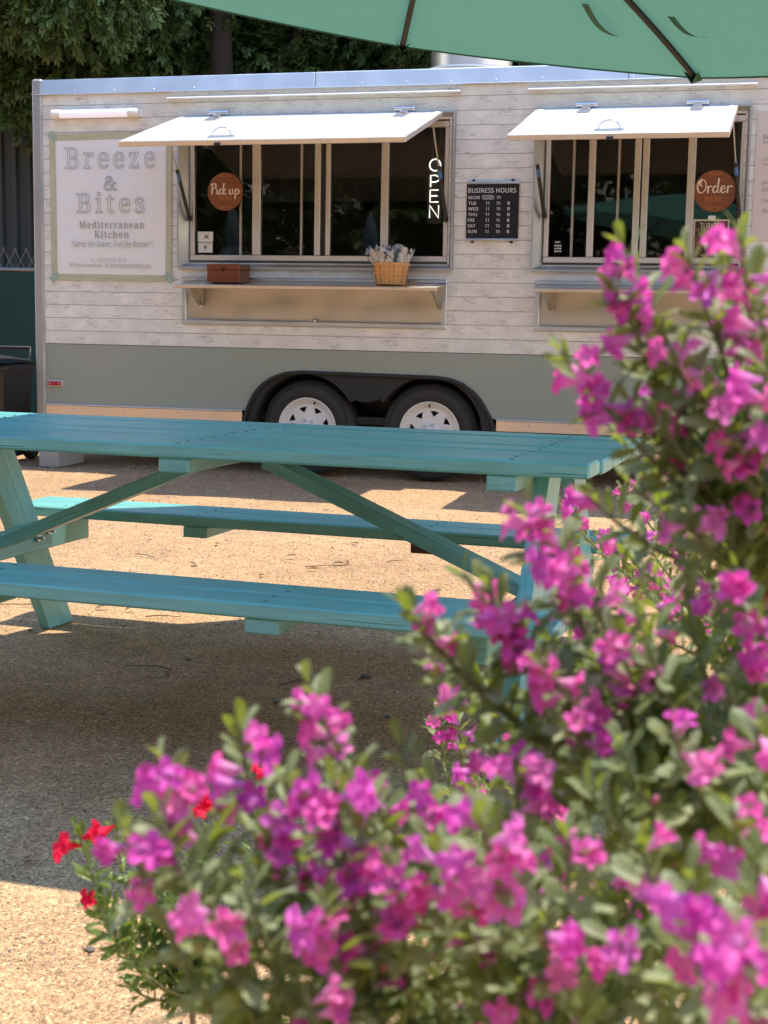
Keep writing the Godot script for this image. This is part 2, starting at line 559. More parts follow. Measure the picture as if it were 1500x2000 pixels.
	M.blue_cloth = mat(lin(0.16, 0.24, 0.30), 0.85)
	M.wrap = mat(lin(0.42, 0.43, 0.445), 0.25, 0.0, 0.9)
	M.foil = mat(lin(0.6, 0.6, 0.6), 0.25, 1.0)

func grain(p: StandardMaterial3D, k: float, h: float) -> void:
	p.albedo_texture = M.grain_tex
	p.uv1_scale = Vector3(0.7, 2.6, 1) * k
	if h > 0.0:
		p.heightmap_enabled = true
		p.heightmap_texture = M.grain_h
		p.heightmap_scale = h

func metal(c: Color, rough: float) -> StandardMaterial3D:
	var p := mat(c, rough, 1.0)
	p.roughness_texture = M.metal_r
	p.roughness_texture_channel = BaseMaterial3D.TEXTURE_CHANNEL_RED
	p.heightmap_enabled = true
	p.heightmap_texture = M.metal_h
	p.heightmap_scale = 0.10
	p.uv1_scale = Vector3(1.1, 1.1, 1)
	return p

# ------------------------------------------------------------------ the scene
const TURN_TRAILER := -0.2706
const TURN_TABLE := -0.3228
const CAM_AT := Vector3(0, 1.10, 0)

func _ready() -> void:
	rng.seed = 4711
	# camera
	cam = Camera3D.new()
	cam.name = "camera"
	add_child(cam)
	cam.transform = Transform3D(Basis(Vector3(0.99985, 0.01737, -0.0023), Vector3(-0.0175, 0.9912, -0.1315), Vector3(0, 0.1315, 0.9913)).orthonormalized(), CAM_AT)
	cam.fov = 38.67
	cam.near = 0.05
	cam.far = 300.0
	var ca := CameraAttributesPhysical.new()
	ca.frustum_focal_length = 8.0
	ca.frustum_focus_distance = 5.0
	ca.exposure_aperture = 2.15
	ca.frustum_near = 0.05
	ca.frustum_far = 300.0
	cam.attributes = ca
	cam.fov = 38.67
	# sky and exposure
	var we := WorldEnvironment.new()
	we.name = "world"
	var env := Environment.new()
	env.background_mode = Environment.BG_SKY
	var sky := Sky.new()
	var sm := ProceduralSkyMaterial.new()
	sm.sky_top_color = Color(0.42, 0.55, 0.75)
	sm.sky_horizon_color = Color(1.0, 0.95, 0.84)
	sm.ground_horizon_color = Color(0.60, 0.56, 0.50)
	sm.ground_bottom_color = Color(0.35, 0.30, 0.24)
	sm.sky_curve = 0.20
	sm.sun_angle_max = 4.0
	sky.sky_material = sm
	env.sky = sky
	env.background_energy_multiplier = 1.75
	env.tonemap_mode = Environment.TONE_MAPPER_LINEAR
	env.tonemap_exposure = 1.55
	env.sdfgi_enabled = true
	env.ssao_enabled = true
	env.ssil_enabled = true
	we.environment = env
	add_child(we)
	# sun: nearly overhead, a little behind the trailer and to its right
	var sun := DirectionalLight3D.new()
	sun.name = "sun"
	add_child(sun)
	var sd := Vector3(-0.158, -0.983, 0.089).normalized()
	sun.transform.basis = Basis.looking_at(sd, Vector3.FORWARD)
	sun.light_energy = 1.5
	sun.light_color = Color(1.0, 0.96, 0.88)
	sun.light_angular_distance = 0.5
	sun.shadow_enabled = true

	make_materials()
	build_ground()
	build_background()
	build_trailer()
	build_signs()
	build_table()
	build_umbrella()
	build_shrubs()
	build_litter()

# ------------------------------------------------------------------ ground
func build_ground() -> void:
	var xs := []
	var zs := []
	var x := -7.0
	while x <= 7.01:
		xs.append(x); x += 0.14
	var z := 1.5
	while z >= -15.01:
		zs.append(z); z -= 0.14
	for k in 8:
		var far: float = [9.0, 12.0, 17.0, 25.0, 40.0, 60.0, 90.0, 120.0][k]
		xs.append(far); xs.push_front(-far)
		zs.append(-15.0 - far * 0.6); zs.push_front(1.5 + far * 0.6)
	var f := noise(0.9, 61)
	var f2 := noise(0.25, 62)
	var f3 := noise(2.6, 63)
	var q := MB.new()
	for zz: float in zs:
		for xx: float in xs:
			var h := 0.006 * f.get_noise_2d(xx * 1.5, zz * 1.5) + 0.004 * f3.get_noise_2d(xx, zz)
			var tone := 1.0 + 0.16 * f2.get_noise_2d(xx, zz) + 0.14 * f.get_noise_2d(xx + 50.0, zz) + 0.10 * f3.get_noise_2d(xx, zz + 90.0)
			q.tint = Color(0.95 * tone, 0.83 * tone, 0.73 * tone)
			var brown_patch := clampf(1.2 - Vector2((xx + 0.45) / 1.1, (zz + 4.0) / 0.85).length() + 0.7 * f.get_noise_2d(xx * 1.7 + 7.0, zz * 1.7), 0.0, 1.0)  # ground tint darker and browner round the table front, edge broken by noise
			q.tint = q.tint.lerp(Color(q.tint.r * 0.80, q.tint.g * 0.66, q.tint.b * 0.53), brown_patch)
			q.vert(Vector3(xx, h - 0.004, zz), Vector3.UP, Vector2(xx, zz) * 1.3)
	var n := xs.size()
	for r in zs.size() - 1:
		for k in n - 1:
			var a := r * n + k
			q.tri(a, a + 1, a + n + 1, Vector3.UP); q.tri(a, a + n + 1, a + n, Vector3.UP)
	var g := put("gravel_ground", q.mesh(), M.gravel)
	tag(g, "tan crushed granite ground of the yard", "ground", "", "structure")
	# loose grains lying on it
	var p := MB.new()
	var ps := []
	for k in 6:
		var a := TAU * k / 6
		ps.append(Vector3(cos(a) * (0.8 + 0.3 * sin(k * 2.3)), -0.1, sin(a) * (0.7 + 0.3 * cos(k * 1.7))))
	for k in 6:
		p.tri3(ps[k], ps[(k + 1) % 6], Vector3(0.1, 0.75, -0.05), ps[k] + ps[(k + 1) % 6] + Vector3.UP * 0.9)
	var xf := []
	var tn := []
	for k in 110000:
		var d := 1.9 + 9.0 * pow(rng.randf(), 1.5)
		var px := rng.randf_range(-0.34, 0.34) * (d + 0.4)
		var s := 0.0018 + 0.0050 * pow(rng.randf(), 2.6)
		if rng.randf() < 0.006: s *= 2.0
		s *= clampf(d / 4.0, 0.75, 1.8)
		var h := 0.006 * f.get_noise_2d(px * 1.5, -d * 1.5) + 0.004 * f3.get_noise_2d(px, -d)
		xf.append(Transform3D(Basis(Vector3.UP, rng.randf() * TAU).scaled(Vector3(s * rng.randf_range(0.7, 1.3), s * rng.randf_range(0.4, 0.9), s)), Vector3(px, h - 0.0045, -d)))
		var v := rng.randf_range(0.26, 0.52) if rng.randf() > 0.08 else rng.randf_range(0.12, 0.2)
		tn.append(Color(v, v * rng.randf_range(0.66, 0.82), v * rng.randf_range(0.40, 0.60)))
	var pm := many("loose_gravel", p.mesh(), M.pebble, xf, self, tn)
	tag(pm, "loose tan gravel grains scattered over the ground", "gravel", "", "stuff")

# ------------------------------------------------------------------ trees, fence, building, bin behind
func sprig_mesh(sd: int) -> Mesh:
	var r := RandomNumberGenerator.new()
	r.seed = sd
	var q := MB.new()
	for k in 9:
		var t := 0.25 + 0.75 * k / 8.0
		var side := -1.0 if k % 2 == 0 else 1.0
		var base := Vector3(0, 0, -0.16 * t * t) + Vector3(0, t * 0.9, 0)
		var d := Vector3(side * 0.8, 0.5 + r.randf() * 0.3, r.randf_range(-0.5, 0.3)).normalized()
		if k == 8: d = Vector3(0.1, 1, -0.3).normalized()
		var w := d.cross(Vector3(r.randf_range(-0.4, 0.4), r.randf_range(-0.3, 0.3), 1)).normalized() * r.randf_range(0.075, 0.105)
		var L := r.randf_range(0.34, 0.5)
		var up := w.cross(d).normalized()
		var mid := base + d * L * 0.45 - up * 0.03
		var tip := base + d * L - Vector3(0, 0, 0.08)
		q.quad(base, mid + w, tip, mid, up); q.quad(base, mid, tip, mid - w, up)
	return q.mesh()

func tree(at: Vector3, clumps: Array, count: int, label: String, size: float, limbs: Array, sprig: Mesh, group := "") -> void:
	var t := thing("tree", label, "tree", at, 0.0, group)
	var q := MB.new()
	for l: Array in limbs:
		var ps := []
		var rs := []
		for k in 9:
			var u := k / 8.0
			var p: Vector3 = (l[0] as Vector3) * (1 - u) * (1 - u) + (l[1] as Vector3) * 2.0 * u * (1 - u) + (l[2] as Vector3) * u * u
			ps.append(p + Vector3(sin(u * 9.0 + p.x), 0, cos(u * 7.0)) * 0.03)
			rs.append(lerpf(l[3], l[4], u))
		q.tube(ps, rs, 10)
	put("trunk", q.mesh(), M.bark, t)
	var xf := []
	var tn := []
	var total := 0.0
	for c: Array in clumps: total += pow(c[1], 2.2)
	for c: Array in clumps:
		var num := int(count * pow(c[1], 2.2) / total)
		for k in num:
			var d := Vector3(rng.randfn(), rng.randfn(), rng.randfn()).normalized()
			var rr: float = c[1] * pow(rng.randf(), 0.42)
			var p: Vector3 = (c[0] as Vector3) + Vector3(d.x * rr, d.y * rr * 0.75, d.z * rr)
			var out := (d + Vector3(0, rng.randf_range(-0.9, 0.5), 0) + Vector3(rng.randfn(), rng.randfn(), rng.randfn()) * 0.4).normalized()
			var side := out.cross(Vector3(rng.randfn(), 1.5, rng.randfn())).normalized()
			var s := size * rng.randf_range(0.7, 1.3)
			xf.append(Transform3D(Basis(side, out, side.cross(out)).scaled_local(Vector3.ONE * s), p))
			var v := rng.randf_range(0.75, 1.3)
			var y := rng.randf_range(0.85, 1.15)
			tn.append(Color(0.078 * v * y, 0.128 * v, 0.036 * v))
	many("crown", sprig, M.oak, xf, t, tn)

func build_background() -> void:
	var sp := sprig_mesh(5)
	var clumpset := func(spread: Vector3, n: int, r0: float, r1: float, low: float) -> Array:
		var cs := []
		for k in n:
			cs.append([Vector3(rng.randf_range(-1, 1) * spread.x, low + rng.randf() * spread.y, rng.randf_range(-1, 1) * spread.z), rng.randf_range(r0, r1)])
		return cs
	tree(Vector3(-1.55, 0, -15.3), clumpset.call(Vector3(2.6, 4.6, 1.5), 22, 0.7, 1.25, 2.9), 44000, "broad leafy tree with a brown trunk rising behind the left half of the trailer roof", 0.165,
		[[Vector3(0.12, 0, 1.3), Vector3(0.1, 2.4, 1.35), Vector3(-0.22, 5.6, 1.0), 0.15, 0.085], [Vector3(0.0, 2.6, 1.4), Vector3(0.5, 3.5, 0.9), Vector3(1.3, 4.9, 0.3), 0.05, 0.02]], sp)
	tree(Vector3(-4.2, 0, -13.6), clumpset.call(Vector3(1.9, 4.2, 1.0), 17, 0.6, 1.1, 3.25), 32000, "leafy tree hanging over the dark shed roof at the far left", 0.16,
		[[Vector3(-0.6, 0, -0.6), Vector3(-0.5, 2.4, -0.5), Vector3(-0.2, 5.2, -0.2), 0.15, 0.06]], sp)
	tree(Vector3(1.6, 0, -16.0), clumpset.call(Vector3(2.6, 4.6, 1.4), 20, 0.7, 1.25, 2.7), 34000, "dark tree behind the roof vent of the trailer", 0.175,
		[[Vector3(-0.5, 0, 0.2), Vector3(-0.6, 2.4, 0.2), Vector3(-0.9, 5.4, 0.3), 0.15, 0.07], [Vector3(-0.5, 2.7, 0.2), Vector3(0.3, 3.5, 0.4), Vector3(1.2, 4.8, 0.3), 0.08, 0.03]], sp)
	tree(Vector3(5.0, 0, -16.5), clumpset.call(Vector3(2.4, 4.4, 1.3), 16, 0.8, 1.3, 2.5), 9000, "tree behind the right end of the trailer, mostly hidden by the green umbrella", 0.31,
		[[Vector3(0, 0, 0), Vector3(0.1, 2.4, 0), Vector3(0.3, 5.4, 0), 0.15, 0.07]], sp)
	# low growth that closes the view below the crowns
	var xf := []
	var tn := []
	for k in 9000:
		xf.append(Transform3D(Basis.from_euler(Vector3(rng.randf() * 6.0, rng.randf() * 6.0, rng.randf() * 6.0)).scaled_local(Vector3.ONE * rng.randf_range(0.28, 0.46)), Vector3(rng.randf_range(-7.5, 9.5), rng.randf_range(0.1, 7.0), rng.randf_range(-20.5, -18.0))))
		var v := rng.randf_range(0.6, 1.1)
		tn.append(Color(0.042 * v, 0.075 * v, 0.024 * v))
	tag(many("undergrowth", sp, M.oak, xf, self, tn), "dense dark woodland closing the view behind the trailer", "woodland", "", "stuff")

	xf = []
	tn = []
	for k in 6500:
		var a := rng.randf_range(PI * 0.98, PI * 0.28)
		var rr := rng.randf_range(13.5, 16.0)
		xf.append(Transform3D(Basis.from_euler(Vector3(rng.randf() * 6.0, rng.randf() * 6.0, rng.randf() * 6.0)).scaled_local(Vector3.ONE * rng.randf_range(0.5, 0.9)), Vector3(cos(a) * rr, rng.randf_range(0.0, 7.0), sin(a) * rr - 3.0)))
		var v := rng.randf_range(0.6, 1.1)
		tn.append(Color(0.05 * v, 0.085 * v, 0.027 * v))
	tag(many("woodland", sp, M.oak, xf, self, tn), "dense woodland behind the photographer, mirrored in the windows", "woodland", "", "stuff")

	# trees that stand behind and beside the photographer: the windows mirror them
	var spots := [[-9.0, -5.5, "tree left of the yard, mirrored in the serving windows"], [-10.5, 0.5, "tree beyond the left tables, mirrored in the pick up window"], [-8.5, 6.5, "tree behind the photographer on the left side"], [-2.5, 10.5, "tree straight behind the photographer"], [4.5, 10.0, "tree behind the photographer on the right side"]]
	for s: Array in spots:
		tree(Vector3(s[0], 0, s[1]), clumpset.call(Vector3(1.8, 3.6, 1.8), 12, 0.9, 1.4, 2.1), 2600, s[2], 0.46, [[Vector3.ZERO, Vector3(0.1, 2.0, 0), Vector3(0, 4.5, 0.1), 0.16, 0.07]], sp)

	# corrugated shed at the far left
	var shed := thing("shed", "dark grey corrugated metal shed with a pale eave behind the fence", "shed", Vector3(-5.3, 0, -15.2), -0.12)
	pbox("wall", Vector3(0, 1.5, -0.6), Vector3(5.0, 3.0, 1.0), M.siding, shed)
	for k in 33:
		pbox("siding_rib", Vector3(-2.4 + k * 0.15, 1.5, -0.09), Vector3(0.05, 2.96, 0.035), M.siding, shed, 0.012)
	pbox("eave", Vector3(0, 3.10, 0.06), Vector3(5.3, 0.20, 0.34), M.eave, shed, 0.02)
	pbox("roof", Vector3(0, 3.27, -0.5), Vector3(5.4, 0.10, 1.7), M.eave, shed, 0.02)

	# chain link fence with a green screen
	var fn := thing("fence", "chain link fence with a dark green privacy screen left of the trailer", "fence", Vector3(-4.6, 0, -13.1), -0.05)
	var q := MB.new()
	q.tube([Vector3(-1.6, 1.47, 0), Vector3(2.8, 1.47, 0)], [0.024], 10)
	put("top_rail", q.mesh(), M.wire, fn)
	for k in 3:
		q = MB.new()
		q.tube([Vector3(-1.2 + k * 1.9, 0, -0.04), Vector3(-1.2 + k * 1.9, 1.80, -0.04)], [0.03], 10)
		put("post", q.mesh(), M.wire, fn)
	# screen cloth with soft folds
	var ps := []
	for r in 9:
		for k in 60:
			ps.append(Vector3(-1.6 + 4.4 * k / 59.0, 1.45 - 1.43 * r / 8.0, 0.03 + 0.012 * sin(k * 0.9 + r * 0.4) + 0.01 * sin(k * 0.33 - r)))
	q = MB.new()
	q.grid(ps, 60, Vector3.BACK)
	put("privacy_screen", q.mesh(), M.screen, fn)
	q = MB.new()
	for k in 44:
		var x0 := -1.6 + k * 0.1
		q.tube([Vector3(x0, 1.44, -0.01), Vector3(x0 + 0.06, 1.55, -0.01), Vector3(x0 + 0.12, 1.66, 0.0)], [0.0028], 5)
		q.tube([Vector3(x0 + 0.12, 1.44, 0.0), Vector3(x0 + 0.06, 1.55, 0.004), Vector3(x0, 1.66, -0.01)], [0.0028], 5)
	tag(put("chain_link", q.mesh(), M.wire, fn), "", "", "", "stuff")

	# wheeled bin
	var bn := thing("trash_bin", "black wheeled trash bin with its lid shut against the green fence screen", "trash bin", Vector3(-2.98, 0, -10.75), -0.1)
	q = MB.new()
	for k in 1:
		var w0 := 0.25; var w1 := 0.29
		var d0 := 0.25; var d1 := 0.31
		var lo := [Vector3(-w0, 0.04, d0), Vector3(w0, 0.04, d0), Vector3(w0, 0.04, -d0), Vector3(-w0, 0.04, -d0)]
		var hi := [Vector3(-w1, 0.70, d1), Vector3(w1, 0.70, d1), Vector3(w1, 0.70, -d1), Vector3(-w1, 0.70, -d1)]
		for e in 4:
			q.quad(lo[e], lo[(e + 1) % 4], hi[(e + 1) % 4], hi[e], lo[e] + lo[(e + 1) % 4] - Vector3(0, 0.08, 0))
		q.quad(lo[0], lo[1], lo[2], lo[3], Vector3.DOWN)
	put("body", q.mesh(), M.bin, bn)
	pbox("rim", Vector3(0, 0.70, 0), Vector3(0.63, 0.05, 0.66), M.bin, bn, 0.015)
	q = MB.new()
	ps = []
	for r in 7:
		for k in 9:
			var u := k / 8.0 * 2.0 - 1.0
			var w := r / 6.0 * 2.0 - 1.0
			ps.append(Vector3(u * 0.31, 0.735 + 0.06 * (1.0 - u * u) * (1.0 - 0.5 * w * w), w * 0.34))
	q.grid(ps, 9, Vector3.UP)
	put("lid", q.mesh(), M.bin, bn)
	q = MB.new()
	q.tube([Vector3(-0.24, 0.74, -0.36), Vector3(-0.24, 0.83, -0.40), Vector3(0.24, 0.83, -0.40), Vector3(0.24, 0.74, -0.36)], [0.016], 8)
	put("handle", q.mesh(), M.bin, bn)
	for s in [-1.0, 1.0]:
		q = MB.new()
		q.lathe([Vector2(0.0, -0.03), Vector2(0.12, -0.03), Vector2(0.13, 0.0), Vector2(0.12, 0.03), Vector2(0.0, 0.03)], 20, Transform3D(Basis(Vector3.BACK, PI / 2), Vector3(s * 0.29, 0.13, -0.24)))
		put("wheel", q.mesh(), M.rubber, bn)

	# closed blue umbrellas that the pick up window mirrors
	for k in 2:
		var u := thing("closed_umbrella", ["folded blue grey patio umbrella nearer the trailer, off to the left", "folded blue grey patio umbrella farther from the trailer, off to the left"][k], "umbrella", [Vector3(-6.4, 0, -3.2), Vector3(-5.3, 0, -1.6)][k])
		q = MB.new()
		q.tube([Vector3(0, 0, 0), Vector3(0, 2.5, 0)], [0.022], 10)
		put("pole", q.mesh(), M.dull_white, u)
		q = MB.new()
		ps = []
		for r in 9:
			for a in 33:
				var v := r / 8.0
				var ang := TAU * a / 32.0
				var rad := lerpf(0.04, 0.24, pow(v, 0.8)) * (1.0 + 0.35 * v * cos(ang * 8.0)) - (0.07 if r == 3 else 0.0)
				ps.append(Vector3(cos(ang) * rad, 2.45 - v * 1.15, sin(ang) * rad))
		q.grid(ps, 33, Vector3(0, 0, 1))
		put("canopy", q.mesh(), M.blue_cloth, u)
		pbox("base", Vector3(0, 0.04, 0), Vector3(0.5, 0.08, 0.5), M.concrete, u, 0.02)

	# concrete block under the trailer's left corner
	var cb := pbox("concrete_block", Vector3.ZERO, Vector3(0.155, 0.20, 0.40), M.concrete, self, 0.008)
	cb.transform = Transform3D(Basis(Vector3.UP, TURN_TRAILER), tr_at(Vector3(-2.35, 0.098, -0.04)))
	tag(cb, "grey concrete block on the gravel under the trailer's left corner", "block")

func tr_at(p: Vector3) -> Vector3:
	return Vector3(-0.1038, 0, -9.9375) + Basis(Vector3.UP, TURN_TRAILER) * p

func tb_at(p: Vector3) -> Vector3:
	return Vector3(-0.4256, 0, -4.2775) + Basis(Vector3.UP, TURN_TABLE) * p

# ------------------------------------------------------------------ the food trailer
const RIGHT_END := 3.4
var trailer: Node3D

func arch_y(x: float) -> float:
	# top of the wheel arch cut-out
	var k := [Vector2(-0.925, 0.35), Vector2(-0.905, 0.431), Vector2(-0.872, 0.51), Vector2(-0.838, 0.576), Vector2(-0.78, 0.637), Vector2(-0.71, 0.682), Vector2(-0.606, 0.717), Vector2(-0.494, 0.727), Vector2(-0.017, 0.722), Vector2(0.45, 0.716), Vector2(0.55, 0.705), Vector2(0.64, 0.674), Vector2(0.724, 0.612), Vector2(0.775, 0.553), Vector2(0.81, 0.49), Vector2(0.854, 0.415), Vector2(0.87, 0.342)]
	for i in k.size() - 1:
		if x <= k[i + 1].x: return lerpf(k[i].y, k[i + 1].y, clampf((x - k[i].x) / (k[i + 1].x - k[i].x), 0, 1))
	return 0.342

func build_trailer() -> void:
	trailer = thing("food_trailer", "white plank sided food trailer with two open serving windows and twin wheels", "trailer", tr_at(Vector3.ZERO), TURN_TRAILER)
	var T := trailer
	var holes := [Rect2(-1.36, 1.46, 1.87, 0.94), Rect2(1.12, 1.46, 1.27, 0.94), Rect2(-1.36, 1.065, 1.855, 0.275), Rect2(1.125, 1.065, 1.265, 0.275)]
	# backing of the wall, in pieces round the openings
	var q := MB.new()
	for r: Rect2 in minus(Rect2(-2.45, 0.86, 2.45 + RIGHT_END, 1.80), holes):
		q.box(Vector3(r.get_center().x, r.get_center().y, -0.022), Vector3(r.size.x, r.size.y, 0.03))
	put("wall_backing", q.mesh(), M.dark, T)
	# plank rows
	var y0 := 0.880
	for row in 19:
		var y1 := 0.973 + 0.0925 * row - 0.0 if row < 18 else 2.622
		if row > 0: y0 = 0.973 + 0.0925 * (row - 1)
		y1 = minf(y1, 2.622)
		if y1 - y0 < 0.01: continue
		for r: Rect2 in minus(Rect2(-2.45, y0 + 0.0012, 2.45 + RIGHT_END, y1 - y0 - 0.0024), holes):
			if r.size.y < 0.006: continue
			pbox("plank", Vector3(r.get_center().x, r.get_center().y, -0.0035), Vector3(r.size.x, r.size.y, 0.007), M.plank[rng.randi() % 3], T, 0.0012)
	# grey painted lower panel with the wheel arch cut out
	var poly := PackedVector2Array([Vector2(-2.45, 0.447), Vector2(-0.9, 0.447)])
	var arch := PackedVector2Array()
	for k in 61:
		var x := lerpf(-0.9, 0.838, k / 60.0)
		arch.append(Vector2(x, arch_y(x)))
	arch[0].y = 0.447
	for p in arch: if p.y > 0.447: poly.append(p)
	poly.append_array([Vector2(0.838, 0.447), Vector2(RIGHT_END, 0.447), Vector2(RIGHT_END, 0.877), Vector2(-2.45, 0.877)])
	q = MB.new()
	q.plate(poly, 0.0, 0.02)
	put("lower_panel", q.mesh(), M.grey_paint, T)
	# skirt rails with a bright lip and screws
	for s in [[-2.445, -0.93], [0.872, RIGHT_END]]:
		var cx: float = (s[0] + s[1]) / 2
		var w: float = s[1] - s[0]
		var sk := pbox("skirt_rail", Vector3(cx, 0.403, 0.004), Vector3(w, 0.070, 0.014), M.skirt, T, 0.002)
		pbox("rail_lip", Vector3(0, 0.040, 0.003), Vector3(w, 0.009, 0.020), M.trim, sk, 0.002)
		var nx := int(w / 0.40)
		for k in nx:
			q = MB.new()
			q.lathe([Vector2(0.008, 0.0), Vector2(0.006, 0.003), Vector2(0.0, 0.004)], 10, Transform3D(Basis(Vector3.RIGHT, PI / 2), Vector3(-w / 2 + 0.22 + k * 0.40, 0.012, 0.0072)))
			put("screw", q.mesh(), M.zinc, sk)
	# corner post, top rail in three lengths, roof and the other walls
	pbox("corner_post", Vector3(-2.487, 1.53, -0.03), Vector3(0.077, 2.40, 0.09), M.post, T, 0.012)
	var seams := [-2.52, -0.42, 1.66, RIGHT_END]
	for k in 3:
		var w: float = seams[k + 1] - seams[k] - 0.002
		var rail := pbox("top_rail", Vector3((seams[k] + seams[k + 1]) / 2, 2.668, -0.016), Vector3(w, 0.108, 0.05), M.trim, T, 0.006, Basis(Vector3.RIGHT, -0.12))
		pbox("rail_lip", Vector3(0, -0.052, 0.030), Vector3(w, 0.006, 0.012), M.trim, rail, 0.001)
		var nx := int(w / 0.30)
		for e in nx:
			q = MB.new()
			q.lathe([Vector2(0.007, 0.0), Vector2(0.005, 0.003), Vector2(0.0, 0.004)], 10, Transform3D(Basis(Vector3.RIGHT, PI / 2), Vector3(-w / 2 + 0.03 + e * 0.30, -0.032, 0.0252)))
			put("screw", q.mesh(), M.zinc, rail)
	pbox("roof", Vector3((RIGHT_END - 2.50) / 2, 2.690, -1.27), Vector3(RIGHT_END + 2.46, 0.05, 2.46), M.trim, T)
	pbox("end_wall", Vector3(-2.487, 1.53, -1.29), Vector3(0.05, 2.30, 2.40), M.dull_white, T)
	pbox("end_wall", Vector3(RIGHT_END - 0.03, 1.53, -1.29), Vector3(0.05, 2.30, 2.40), M.dull_white, T)
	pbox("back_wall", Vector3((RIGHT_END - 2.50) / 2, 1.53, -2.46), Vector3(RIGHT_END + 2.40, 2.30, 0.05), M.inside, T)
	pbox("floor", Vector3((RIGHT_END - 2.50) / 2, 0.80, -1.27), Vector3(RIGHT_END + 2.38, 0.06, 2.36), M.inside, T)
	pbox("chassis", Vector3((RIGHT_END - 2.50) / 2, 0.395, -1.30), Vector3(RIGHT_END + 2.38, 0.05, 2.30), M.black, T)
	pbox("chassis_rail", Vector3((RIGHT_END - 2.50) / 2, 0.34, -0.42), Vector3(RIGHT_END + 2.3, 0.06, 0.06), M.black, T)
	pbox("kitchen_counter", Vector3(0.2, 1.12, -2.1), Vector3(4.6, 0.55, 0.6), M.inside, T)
	pbox("extractor_hood", Vector3(-0.2, 2.25, -2.0), Vector3(2.6, 0.5, 0.8), M.inside, T)
	# drip gutters over the hatches
	for s in [[-1.481, 0.584], [1.028, 2.456]]:
		q = MB.new()
		var a: float = s[0]
		var b: float = s[1]
		q.quad(Vector3(a, 2.588, 0.002), Vector3(b, 2.588, 0.002), Vector3(b, 2.572, 0.050), Vector3(a, 2.572, 0.050), Vector3(0, 1, 0.3))
		q.quad(Vector3(a, 2.572, 0.050), Vector3(b, 2.572, 0.050), Vector3(b, 2.565, 0.050), Vector3(a, 2.565, 0.050), Vector3.BACK)
		q.quad(Vector3(a, 2.581, 0.002), Vector3(b, 2.581, 0.002), Vector3(b, 2.565, 0.050), Vector3(a, 2.565, 0.050), Vector3(0, -1, -0.3))
		put("drip_gutter", q.mesh(), M.white, T)
	# red marker lamp
	var mk := pbox("marker_light", Vector3(-2.372, 0.595, 0.004), Vector3(0.118, 0.040, 0.008), M.dull_white, T, 0.003)
	pbox("red_lens", Vector3(0, 0, 0.010), Vector3(0.106, 0.030, 0.014), M.red, mk, 0.006)
	for sx in [-0.036, 0.036]:
		q = MB.new()
		q.lathe([Vector2(0.0055, 0.0), Vector2(0.004, 0.002), Vector2(0.0, 0.003)], 10, Transform3D(Basis(Vector3.RIGHT, PI / 2), Vector3(sx, 0, 0.0172)))
		put("screw", q.mesh(), M.zinc, mk)
	# roof vent
	q = MB.new()
	q.lathe([Vector2(0.31, 2.70), Vector2(0.31, 2.86), Vector2(0.305, 2.862), Vector2(0.29, 2.865), Vector2(0.29, 3.16), Vector2(0.33, 3.17), Vector2(0.33, 3.26), Vector2(0.0, 3.30)], 48, Transform3D(Basis(), Vector3(0.425, 0.0, -1.0)))
	var vent := put("roof_vent", q.mesh(), metal(lin(0.66, 0.66, 0.67), 0.4), T)
	q = MB.new()
	var ring := []
	for k in 41: ring.append(Vector3(0.425 + cos(TAU * k / 40) * 0.313, 2.86, -1.0 + sin(TAU * k / 40) * 0.313))
	q.tube(ring, [0.008], 6, false)
	put("vent_bead", q.mesh(), M.white, vent)
	build_window(T, -1.406, 0.553, [[-1.33, -1.298], [-0.869, -0.81], [-0.422, -0.382], [-0.343, -0.312], [0.046, 0.096], [0.477, 0.507]], [[-1.298, -0.869], [-0.81, -0.422], [-0.312, 0.046], [0.096, 0.477]], [-0.973, -0.531])
	build_window(T, 1.076, 2.430, [[1.148, 1.178], [1.427, 1.469], [1.717, 1.757], [1.768, 1.808], [2.05, 2.098], [2.371, 2.393]], [[1.178, 1.427], [1.469, 1.717], [1.808, 2.05], [2.098, 2.371]], [1.324, 1.614])
	build_hatch(T, -1.385, 0.475, [-1.095, 0.217], -0.74)
	build_hatch(T, 1.085, 2.345, [1.408, 2.10], 1.66)
	build_tray(T, -1.381, 0.517, -1.313, 0.52)
	build_tray(T, 1.106, 2.410, 1.14, 2.40)
	springs(T, Vector3(0.462, 2.315, 0.26), Vector3(0.500, 1.766, 0.02))
	springs(T, Vector3(-1.372, 2.30, 0.26), Vector3(-1.325, 1.775, 0.02))
	springs(T, Vector3(1.103, 2.30, 0.26), Vector3(1.150, 1.79, 0.02))
	springs(T, Vector3(2.330, 2.30, 0.26), Vector3(2.378, 1.79, 0.02))
	build_wheels(T)

func springs(T: Node3D, a: Vector3, b: Vector3) -> void:
	var mid := a.lerp(b, 0.42)
	var q := MB.new()
	q.tube([mid, b], [0.0125], 10)
	var s := put("gas_spring", q.mesh(), M.black, T)
	q = MB.new()
	q.tube([a, mid], [0.0055], 8)
	put("spring_rod", q.mesh(), M.rod, s)
	q = MB.new()
	q.tube([a.lerp(b, 0.47), a.lerp(b, 0.56)], [0.0131], 10)
	put("spring_label", q.mesh(), mat(lin(0.05, 0.14, 0.32), 0.5), s)
	q = MB.new()
	q.box(b + Vector3(0, -0.012, -0.01), Vector3(0.03, 0.035, 0.02), 0.004)
	put("spring_bracket", q.mesh(), M.black, s)

